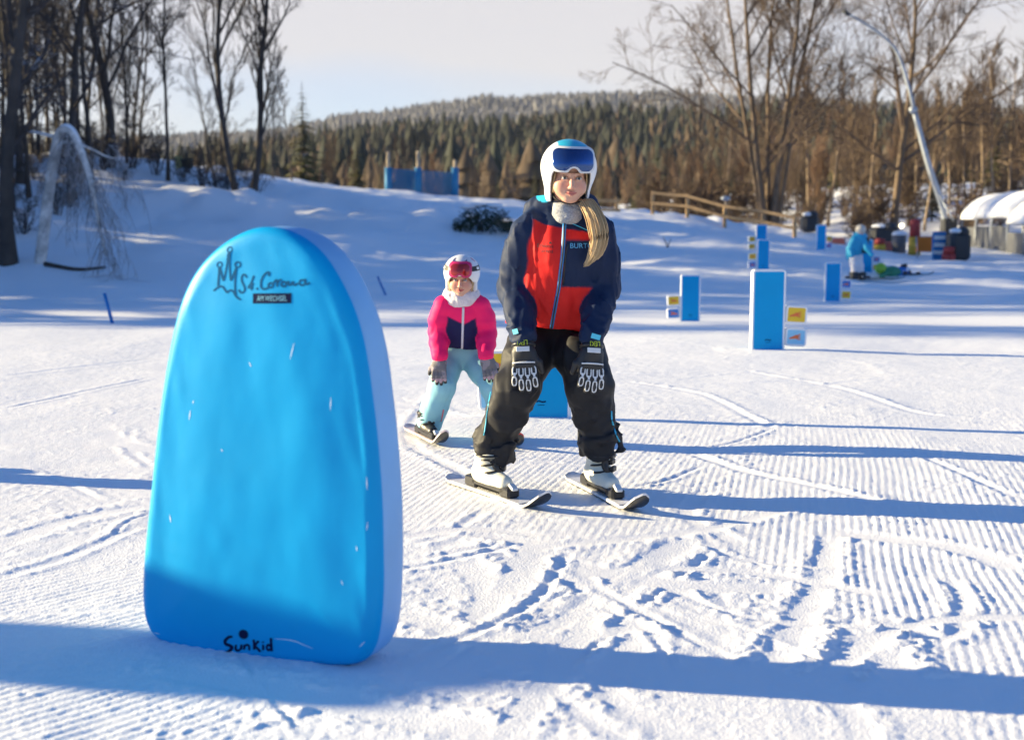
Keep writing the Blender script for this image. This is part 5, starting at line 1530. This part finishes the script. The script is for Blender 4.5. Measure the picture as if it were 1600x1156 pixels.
# brush under the trees on the right
shr2 = bare_tree(125, 2.2, .022, stems=6, levels=3, upsweep=.2, spread=.75, first=.1, kids=(8, 6, 4), lens=(.5, .5, .5), wob=.16, twig=.009)
shrub2 = (raw_mesh('stems', shr2[0][0], shr2[0][1], M_BARK_WARM), raw_mesh('twigs', shr2[1][0], shr2[1][1], M_TWIG_WARM, smooth=False))
for k in range(44):
    u = rg.uniform(1000, 1640); Y = rg.uniform(57, 82)
    t = thing('brush', 'brown leafless brush ' + ('left of the many-stemmed tree' if u < 1180 else 'between the two large right trees' if u < 1390 else 'right of the wide crowned tree'), 'shrub', on_snow(u, Y) - [0, 0, .1], 'brown brush under the right trees')
    t.rotation_euler = (0, 0, rg.uniform(0, 6.3)); s_ = rg.uniform(.5, 1.1); t.scale = (s_ * 1.2, s_ * 1.2, s_)
    obj('stems', shrub2[0], t); obj('twigs', shrub2[1], t)

# pale trunks standing in front of the right-hand forest
M_BARK_PALE = snowy('bark_pale', (.26, .19, .125), .3)
pol = [bare_tree(360 + k, 8.0 + k, .085, levels=3, upsweep=.4, spread=.6, first=.3, kids=(13, 8, 6), lens=(.30, .5, .6), wob=.10, twig=.008) for k in range(2)]
pol_m = [(raw_mesh('trunk', a[0], a[1], M_BARK_PALE), raw_mesh('crown', b[0], b[1], M_TWIG_WARM, smooth=False)) for a, b in pol]
for k, u in enumerate([1090, 1262, 1330, 1352, 1425, 1440, 1478, 1505, 1528, 1548, 1570, 1590, 1612, 1290, 1130]):
    where = 'left of the many-stemmed tree' if u < 1180 else 'between the two large right trees' if u < 1390 else 'beside the snow lance' if u < 1500 else 'behind the conveyor tunnel'
    plant_copy('pole_tree', 'slim pale trunked bare tree ' + where, on_snow(u, rg.uniform(62, 76)), pol_m[k % 2], rg.uniform(0, 6.3), rg.uniform(.7, .95), 'slim pale trees on the right')

# ------------------------------------------------------------------ fences, lift, lance and the bustle on the right
M_WOOD = mat('fence_wood', (.42, .27, .13), .75, var=(6, .25), bump=(40, .3, .01))
M_WOOD_GREY = mat('post_wood', (.48, .38, .26), .8, var=(6, .3))
M_NET_BLUE = mat('net_blue', (.02, .20, .42), .7)
M_GALV = mat('galvanised', (.36, .39, .43), .5, metal=.4, var=(3, .15))
M_DARK = mat('dark_machine', (.03, .032, .036), .6)
M_SNOWCAP = mat('snow_cap', (.85, .86, .88), .6, bump=(14, .5, .04), spec=.25)
M_GREY_PANEL = mat('grey_panel', (.10, .105, .115), .6, var=(4, .2))
M_ORANGE_NET = mat('net_orange', (.80, .24, .03), .7)
M_PINK_NET = mat('net_pink', (.70, .22, .16), .7)
M_RED = mat('red_plastic', (.36, .035, .03), .6, var=(6, .3))
M_YEL = mat('yellow_plastic', (.55, .34, .03), .6, var=(6, .3))
M_SIGN_BLUE = mat('sign_blue', (.02, .17, .42), .5)
M_POLE_BLUE = mat('gate_pole_blue', (.01, .16, .48), .5)

def z_at(u, v, Y): return at(u, v, Y)
# ---- timber rail fence
def rail_fence():
    pts = [(1018, 46.5), (1072, 46), (1130, 45.5), (1190, 45), (1239, 44.5)]
    B = [on_snow(u, Y) for u, Y in pts]
    top = [at(u, v, Y)[2] for (u, Y), v in zip(pts, (324, 331, 345, 358, 366))]
    top = [max(z, b[2] + .8) for z, b in zip(top, B)]
    t = thing('rail_fence', 'light wooden rail fence sloping down behind the slalom boards', 'fence', B[0])
    for b, z in zip(B, top): part('post', box(((b[0], b[1], (b[2] + z) / 2 - .1)), (.06, .06, max((z - b[2]) / 2, .3) + .12), None, .01), M_WOOD, t, smooth=False)
    for k in range(4):
        for dz in (.06, .42):
            a = np.array([B[k][0], B[k][1] - .085, top[k] - dz]); c = np.array([B[k + 1][0], B[k + 1][1] - .085, top[k + 1] - dz])
            part('rail', bar(a - (c - a) * .02, c + (c - a) * .015, .05, .10, .008), M_WOOD, t, smooth=False)
    pts = [(930, 50), (962, 50), (990, 50.2)]
    B = [on_snow(u, Y) for u, Y in pts]; top = [at(u, v, Y)[2] for (u, Y), v in zip(pts, (311, 312, 318))]
    t = thing('rail_fence', "short stretch of wooden rail fence beside the instructor's ponytail", 'fence', B[0])
    for b, z in zip(B[:2], top): part('post', box(((b[0], b[1], (b[2] + z) / 2 - .1)), (.06, .06, max((z - b[2]) / 2, .3) + .12), None, .01), M_WOOD, t, smooth=False)
    for dz in (.06, .42):
        part('rail', bar([B[0][0], B[0][1] - .085, top[0] - dz], [B[1][0] + .15, B[1][1] - .085, top[1] - dz], .05, .14, .008), M_WOOD, t, smooth=False)
rail_fence()
# ---- blue net between tall posts
def net_fence():
    Y = 60.0
    us, tops, bots = (609, 655, 712), (237, 236, 250), (311, 312, 318)
    base = [at(u, b, Y) for u, b in zip(us, bots)]
    t = thing('net_fence', 'blue safety net hung between three tall wooden posts', 'fence', on_snow(655, Y))
    for u, tp in zip(us, tops):
        g = on_snow(u, Y); z = at(u, tp, Y)[2]
        part('post', tube(np.array([[g[0], Y, g[2] - .4], [g[0], Y, z]]), [.10, .085], 8), M_WOOD_GREY, t)
        part('post_pad', tube(np.array([[g[0], Y, at(u, 308, Y)[2]], [g[0], Y, at(u, 262, Y)[2]]]), [.17, .17], 10), M_NET_BLUE, t)
    for k in range(2):
        w = Wood()
        u0, u1 = us[k] + 3, us[k + 1] - 3
        n, m = 26, 20
        for i in range(n + 1):
            u = u0 + (u1 - u0) * i / n
            w.limb(np.array([at(u, 264 + 6 * (k * .5 + .5 * i / n), Y - .05), at(u, 301 + 5 * (k * .5 + .5 * i / n), Y - .05)]), [.017, .017], 3)
        for j in range(m + 1):
            f = j / m; w.limb(np.array([at(u0, (264 + 3 * k) * (1 - f) + (301 + 2.5 * k) * f, Y - .05), at(u1, (267 + 3 * k) * (1 - f) + (303.5 + 2.5 * k) * f, Y - .05)]), [.017, .017], 3)
        part('net', w.get(), M_NET_BLUE, t, smooth=False)
        part('bottom_board', bar(at(u0, 305 + 4 * k, Y), at(u1, 308 + 5 * k, Y), .05, .30), M_WOOD_GREY, t, smooth=False)
net_fence()
# ---- snow lance
def lance():
    Y = 48.0
    p = on_snow(1482, Y)
    t = thing('snow_lance', 'tall leaning grey snow lance with a thin arm curving to the left', 'snow lance', p)
    mast = np.array([p - [0, 0, .3], at(1474, 330, Y), at(1450, 255, Y), at(1428, 172, Y)])
    part('mast', tube(spline(mast, 14), np.linspace(.13, .10, 14), 10), M_GALV, t)
    arm = np.array([at(1430, 180, Y), at(1418, 130, Y), at(1400, 80, Y), at(1370, 50, Y), at(1325, 22, Y)])
    part('arm', tube(spline(arm, 18), np.linspace(.075, .035, 18), 8), M_GALV, t)
    part('hinge', tube(np.array([at(1427, 172, Y - .15), at(1427, 172, Y + .15)]), .16, 10), M_GALV, t)
    part('nozzle_head', tube(np.array([at(1327, 24, Y), at(1318, 17, Y)]), [.06, .09], 8), M_DARK, t)
    part('stay', tube(np.array([at(1465, 300, Y), at(1490, 345, Y - .8)]), .03, 6), M_GALV, t)
    part('base_cover', box(on_snow(1478, Y) + [0, 0, .5], (.26, .24, .55), None, .05), M_DARK, t, smooth=False)
lance()
# ---- covered conveyor: glazed arches under a load of snow
def tunnel():
    p = on_snow(1540, 40)
    t = thing('conveyor_tunnel', 'arched conveyor tunnel under a thick ribbed roof of snow at the right edge', 'tunnel', p)
    ax0 = np.array([17.9, 48.0, 0.0]); ax1 = np.array([17.7, 35.5, 0.0]); d = nrm(ax1 - ax0); sdv = np.array([-d[1], d[0], 0])
    L = np.linalg.norm(ax1 - ax0); n = 8; R = 1.15; H = 1.0
    for k in range(n + 1):
        c = ax0 + d * L * k / n; z0 = tz(c[0], c[1])
        th = np.linspace(0, math.pi, 15)
        P = np.array([c + sdv * R * math.cos(a) + np.array([0, 0, z0 + H * .75 + R * .85 * math.sin(a)]) for a in th])
        P = np.vstack([c + sdv * R + [0, 0, z0 - .2], P, c - sdv * R + [0, 0, z0 - .2]])
        part('arch', tube(P, .05, 6), M_GALV, t)
        if k < n:
            c2 = ax0 + d * L * (k + .5) / n; z2 = tz(c2[0], c2[1])
            hl = L / n * .5 * .97
            # side panels
            for sg in (1, -1):
                q = c2 + sdv * sg * R + np.array([0, 0, z2 + H * .36])
                part('side_panel', box(q, (hl, .02, H * .40), np.stack([d, sdv, [0, 0, 1]], 1)), M_GREY_PANEL, t, smooth=False)
            # snow lying on each bay
            V = []; nu, nv = 12, 16
            for a in range(nu + 1):
                f = -1 + 2 * a / nu; puff = .20 * math.sqrt(max(0, 1 - abs(f) ** 2.6)) + .03
                for b in range(nv + 1):
                    th = .28 + (math.pi - .56) * b / nv
                    r = (1.0 + .06) + (puff / R) * (.35 + .65 * math.sin(th)) + .03 * noise2(np.array([k * 3 + a * .5]), np.array([b * .6]), 5)[0]
                    V.append(c2 + d * hl * 1.04 * f + sdv * R * r * math.cos(th) + np.array([0, 0, z2 + H * .75 + R * .85 * r * math.sin(th)]))
            m = len(V)
            V += [c2 + d * hl * 1.04 * (-1 + 2 * a / nu) + sdv * R * 1.02 * math.cos(.28 + (math.pi - .56) * b / nv) + np.array([0, 0, z2 + H * .75 + R * .87 * math.sin(.28 + (math.pi - .56) * b / nv)]) for a in range(nu + 1) for b in range(nv + 1)]
            F = []
            W = nv + 1
            for a in range(nu):
                for b in range(nv):
                    i = a * W + b; F.append([i, i + 1, i + W + 1, i + W]); F.append([m + i, m + i + W, m + i + W + 1, m + i + 1])
            for a in range(nu): F += [[a * W, (a + 1) * W, m + (a + 1) * W, m + a * W], [a * W + nv, m + a * W + nv, m + (a + 1) * W + nv, (a + 1) * W + nv]]
            for b in range(nv): F += [[b, m + b, m + b + 1, b + 1], [nu * W + b, nu * W + b + 1, m + nu * W + b + 1, m + nu * W + b]]
            part('roof_snow', (np.array(V), F), M_SNOWCAP, t)
    z0 = tz(ax0[0], ax0[1])
    part('belt_deck', bar(ax0 + [0, 0, z0 + .08], ax1 + [0, 0, tz(ax1[0], ax1[1]) + .08], .9, .25), M_DARK, t, smooth=False)
tunnel()
# ---- things around the lift entrance
def crowd_things():
    def mesh_panel(name, label, u0, u1, v0, v1, Y, m, cat='net'):
        g = on_snow((u0 + u1) / 2, Y)
        t = thing(name, label, cat, g)
        for u in (u0, u1): part('post', tube(np.array([on_snow(u, Y) - [0, 0, .2], at(u, v0 - 2, Y)]), .025, 6), M_GALV, t)
        w = Wood()
        for i in range(25): u = u0 + (u1 - u0) * i / 24; w.limb(np.array([at(u, v0, Y), at(u, v1, Y)]), [.022, .022], 3)
        for i in range(13): v = v0 + (v1 - v0) * i / 12; w.limb(np.array([at(u0, v, Y), at(u1, v, Y)]), [.022, .022], 3)
        part('net', w.get(), m, t, smooth=False)
    mesh_panel('orange_net', 'orange safety net beside the lift entrance sign', 1432, 1462, 371, 393, 41, M_ORANGE_NET)
    mesh_panel('pink_net', 'pinkish safety net left of the skier in turquoise', 1294, 1320, 373, 387, 44, M_PINK_NET)
    mesh_panel('red_net', 'low reddish safety net between the skier and the grey bin', 1356, 1394, 379, 391, 43, M_PINK_NET)
    # sign post with white bands
    g = on_snow(1464, 39.5); t = thing('banded_sign', 'upright blue sign board with white bands at the lift entrance', 'sign', g)
    z0, z1 = g[2] + .02, at(1464, 362, 39.5)[2]
    part('board', box((g[0], g[1], (z0 + z1) / 2), (.20, .05, (z1 - z0) / 2), None, .015), M_SIGN_BLUE, t, smooth=False)
    for f in (.30, .55, .80): part('white_band', box((g[0], g[1] - .052, z0 + (z1 - z0) * f), (.17, .004, .055)), M_WHITE, t, smooth=False)
    # bin
    g = on_snow(1402, 43); t = thing('bin', 'pale grey rounded bin behind the safety nets', 'bin', g)
    part('drum', tube(np.array([[g[0], g[1], g[2] - .05], [g[0], g[1], g[2] + .65]]), [.22, .24], 14), M_GREY_PANEL, t)
    part('lid', sphere((g[0], g[1], g[2] + .65), (.25, .25, .12)), M_SNOWCAP, t)
    # lamp on a short post, lit
    g = on_snow(1405, 46); t = thing('lamp', 'small lit round lamp on a thin post above the grey bin', 'lamp', g)
    z = at(1405, 353, 46)[2]
    part('post', tube(np.array([g - [0, 0, .2], [g[0], g[1], z - .1]]), .03, 6), M_GALV, t)
    part('bulb', sphere((g[0], g[1], z), .085), mat('lamp_glow', (.9, .8, .6), .4, emit=((1.0, .82, .55), 1.6)), t)
    # street lamp near the fence
    g = on_snow(1131, 52); t = thing('street_lamp', 'thin post with a small lamp head behind the wooden fence', 'lamp', g)
    z = at(1131, 312, 52)[2]
    part('post', tube(np.array([g - [0, 0, .2], [g[0], g[1], z]]), .045, 6), M_WOOD_GREY, t)
    part('lamp_head', sphere((g[0], g[1], z + .05), (.20, .16, .10)), M_GALV, t)
    # dark snowmobile-like machines and red/yellow crash pads
    for u, v, Y, w, h, lab in ((1378, 388, 45, .50, .42, 'dark covered machine left of the grey bin'), (1494, 400, 39, .30, .45, 'dark machine box at the mouth of the conveyor tunnel'), (1262, 388, 47, .30, .3, 'dark box in the snow beside the fence end')):
        g = on_snow(u, Y); t = thing('machine', lab, 'machine', g)
        part('hull', box(g + [0, 0, h], (w, .35, h), None, .12), M_DARK, t, smooth=False)
        part('cowl', sphere(g + np.array([w * .3, -.1, 2 * h]), (w * .6, .3, .16)), M_DARK, t)
        part('snow_cover', sphere(g + np.array([-w * .2, 0, 2 * h + .02]), (w * .7, .32, .09)), M_SNOWCAP, t)
    for u, Y, h, m1, m2, lab in ((1426, 42, 1.15, M_RED, M_YEL, 'red and yellow striped padding post left of the orange net'), (1480, 38.6, .42, M_RED, M_RED, 'small red padding block below the lift entrance sign'), (1372, 42.5, .38, M_RED, M_YEL, 'low red pad behind the lying child')):
        g = on_snow(u, Y); t = thing('safety_pad', lab, 'safety pad', g)
        part('pad', tube(np.array([[g[0], g[1], g[2] - .03], [g[0], g[1], g[2] + h * .5]]), [.2, .2], 12), m2, t)
        part('pad_top', tube(np.array([[g[0], g[1], g[2] + h * .5], [g[0], g[1], g[2] + h * .95], [g[0], g[1], g[2] + h]]), [.17, .17, .12], 12), m1, t)
crowd_things()
# ---- small upright things in the snow
for u0, v0, u1, v1, lab in ((177, 505, 163, 458, 'blue slalom pole leaning left of the big foam figure'), (604, 461, 590, 432, 'short blue slalom pole leaning right of the big foam figure')):
    g = ground(u0, v0); solo('slalom_pole', tube(np.array([g - [0, 0, .05], at(u1, v1, g[1])]), [.022, .020], 8), M_POLE_BLUE, lab, 'slalom pole', 'blue slalom poles')
g = ground(780, 443); solo('slalom_pole', tube(np.array([g - [0, 0, .05], at(785, 415, g[1])]), [.02, .018], 8), mat('pole_red', (.35, .06, .10), .5), "reddish slalom pole between the child and the instructor's sleeve", 'slalom pole')
g = ground(1043, 387); w = Wood()
for du, dv in ((-7, -17), (6, -14), (-3, -10)): w.limb(np.array([g - [0, 0, .05], (g + at(1043 + du * .4, 387 + dv * .6, g[1])) / 2, at(1043 + du, 387 + dv, g[1])]), [.02, .016, .008], 5)
solo('twig_fork', w.get(), M_BARK_DARK, 'small forked twig sticking out of the snow in front of the fence', 'twig', loc=g)
# box on a post on the left bank
g = on_snow(283, 46); t = thing('hut_sign', 'small yellowish sign box on a post on the crest of the left bank', 'sign', g)
z = at(281, 254, 46)[2]
part('post', tube(np.array([g - [0, 0, .3], [g[0], g[1], z]]), .035, 6), M_WOOD_GREY, t)
part('sign_face', box((at(279, 253, 46)), (.10, .12, .22), None, .01), mat('sign_yellow', (.55, .52, .22), .6), t, smooth=False)
part('sign_box', box((at(291, 255, 46.1)), (.22, .10, .17), None, .01), mat('sign_green', (.05, .08, .05), .7), t, smooth=False)
# evergreen bush with snow lying in it
def bush():
    g = ground(756, 362); t = thing('evergreen_bush', 'low dark evergreen bush capped with snow behind the child', 'bush', g)
    rg = np.random.RandomState(5); V, F, S = [], [], []
    w, hgt = .95, .78
    for k in range(2600):
        a = rg.uniform(0, 2 * math.pi); el = math.asin(rg.uniform(0, 1)); r = rg.uniform(.72, 1.05)
        c = g + np.array([w * r * math.cos(a) * math.cos(el), .6 * r * math.sin(a) * math.cos(el), hgt * r * math.sin(el) * (.75 + .25 * math.sin(a * 3))])
        n = nrm(rg.normal(0, 1, 3)); b = nrm(np.cross(n, rg.normal(0, 1, 3))); l = rg.uniform(.05, .11); q = len(V)
        V += [c, c + n * l * .5 + b * l * .25, c + n * l, c + n * l * .5 - b * l * .25]; F.append([q, q + 1, q + 2, q + 3])
    part('foliage', (np.array(V), F), snowy('bush_leaves', (.014, .030, .012), .35, up=.5), t, smooth=False)['kind'] = 'stuff'
    w2 = Wood()
    for k in range(14):
        a = rg.uniform(0, 6.3); w2.limb(np.array([g - [0, 0, .05], g + np.array([w * .4 * math.cos(a), .3 * math.sin(a), hgt * .4]), g + np.array([w * .8 * math.cos(a), .5 * math.sin(a), hgt * .75])]), [.02, .015, .006], 4)
    part('stems', w2.get(), M_BARK_DARK, t)
    for k in range(7):
        a = rg.uniform(0, 6.3); f = rg.uniform(.2, .8); c = g + np.array([w * f * math.cos(a), .5 * f * math.sin(a), hgt * (1.02 - .45 * f * f)])
        part('snow_clump', sphere(c, (rg.uniform(.12, .3), .18, .07)), M_SNOWCAP, t)
bush()

# ------------------------------------------------------------------ far skiers
def far_skier():
    g = ground(1337, 436); Y = g[1]
    J = lambda u, v, d=0: at(u, v, Y + d)
    t = thing('person', 'person in turquoise jacket and white trousers bending over on skis in the distance', 'person', g)
    C = J(1345, 361, -.1)
    def body(P): return smin(ell(P, C, (.10, .11, .125)), chain(P, [C, J(1341, 372, 0), J(1336, 395, .1)], [.06, .12, .12], .05), .03)
    ax = lambda c, r, h: [rng_ax(c[i] - r[i], c[i] + r[i], h) for i in range(3)]
    part('body', snet(body, *ax(J(1341, 378), (.5, .4, .7), .02)), mat('far_skin', (.62, .40, .30), .6), t)
    def jk(P):
        d = chain(P, [J(1343, 373, -.05), J(1338, 385, .0), J(1333, 398, .08)], [.20, .21, .19], .06, .8)
        d = smin(d, chain(P, [J(1347, 374, -.15), J(1355, 388, -.25), J(1362, 398, -.3)], [.09, .08, .06], .03), .04)
        d = smin(d, chain(P, [J(1334, 375, -.15), J(1327, 389, -.1), J(1331, 400, -.2)], [.09, .08, .06], .03), .04)
        return d + fold(P, .012, 6, (8, 8, 6))
    part('jacket', snet(jk, *ax(J(1343, 385), (.75, .6, .6), .025)), mat('turquoise', (.02, .36, .60), .6), t)
    def tr(P):
        d = chain(P, [J(1333, 398, .08), J(1336, 414, -.05), J(1335, 431, .0)], [.15, .11, .09], .04)
        return smin(d, chain(P, [J(1338, 398, .08), J(1342, 414, -.05), J(1345, 431, .0)], [.15, .11, .09], .04), .03) + fold(P, .01, 7, (8, 8, 8))
    part('trousers', snet(tr, *ax(J(1338, 415), (.45, .4, .55), .022)), mat('white_trousers', (.72, .70, .74), .7), t)
    part('helmet', sphere(C + [0, .02, .03], (.13, .15, .13)), mat('far_helmet', (.55, .50, .42), .4), t)
    part('pack', box(J(1352, 383, -.1), (.09, .08, .2), None, .04), M_DARK, t)
    for u in (1334, 1346):
        q = J(u, 434); part('ski_boot', box((q[0], q[1], q[2] + .05), (.09, .15, .10), None, .03), M_DARK, t)
    for du, lab in ((-3, 'long dark ski nearer the camera under the person in turquoise'), (9, 'long dark ski farther under the person in turquoise')):
        q = ground(1337 + du, 437 - du * .12); ski(np.array([q[0], q[1], q[2]]), (.97, -.24), lab, 1.05, .55, .09, M_SKI_BLACK, group='skis of the person in turquoise')
    # child lying on the snow
    g = ground(1392, 430); Y = g[1]; J = lambda u, v, d=0: at(u, v, Y + d)
    t = thing('person', 'child in green and blue with lime helmet lying on the snow', 'person', g)
    hd = J(1378, 421)
    part('body', snet(lambda P: smin(ell(P, hd, (.11, .11, .11)), cap(P, hd, J(1390, 425), .07), .04), *ax(hd, (.45, .3, .3), .02)), mat('far_skin2', (.62, .40, .30), .6), t)
    part('helmet', sphere(hd + [-.03, .0, .02], (.15, .15, .145)), mat('lime_helmet', (.22, .48, .04), .4), t)
    part('jacket', snet(lambda P: smin(chain(P, [J(1384, 425), J(1393, 425), J(1402, 426)], [.13, .14, .13], .04), chain(P, [J(1386, 426, -.1), J(1380, 430, -.2), J(1376, 431, -.3)], [.06, .055, .05], .03), .03) + fold(P, .01, 4, (8, 8, 8)), *ax(J(1392, 426), (.5, .45, .35), .02)), mat('green_jacket', (.03, .22, .12), .65), t)
    part('trousers', snet(lambda P: smin(chain(P, [J(1402, 426), J(1410, 421), J(1413, 418)], [.12, .085, .07], .03), chain(P, [J(1402, 427), J(1412, 428), J(1420, 428)], [.12, .09, .075], .03), .03) + fold(P, .01, 5, (8, 8, 8)), *ax(J(1410, 424), (.5, .35, .4), .02)), mat('blue_trousers', (.01, .14, .50), .65), t)
    for a, b in (((1413, 418), (1412, 413)), ((1420, 428), (1423, 427))): part('ski_boot', tube(np.array([J(*a), J(*b)]), [.08, .09], 8), M_DARK, t)
    q = ground(1424, 430)
    ski(q, (.98, -.15), 'small dark ski stretched out beside the lying child', .55, .45, .08, M_SKI_BLACK)
far_skier()

# ------------------------------------------------------------------ cold air between the slope and the far hill
hz = bpy.data.materials.new('haze_air'); hz.use_nodes = True
hn, hl = hz.node_tree.nodes, hz.node_tree.links
hn.remove(hn['Principled BSDF'])
pv = hn.new('ShaderNodeVolumePrincipled'); pv.inputs['Color'].default_value = (.80, .86, .95, 1); pv.inputs['Density'].default_value = .00006
hl.new(pv.outputs['Volume'], hn['Material Output'].inputs['Volume'])
HB = box((0, 1380, 105), (4800, 1440, 125))
ho = obj('haze', raw_mesh('haze', HB[0], HB[1], hz, smooth=False)); ho['kind'] = 'stuff'; ho['label'] = 'thin cold haze hanging before the far hill'; ho['category'] = 'haze'
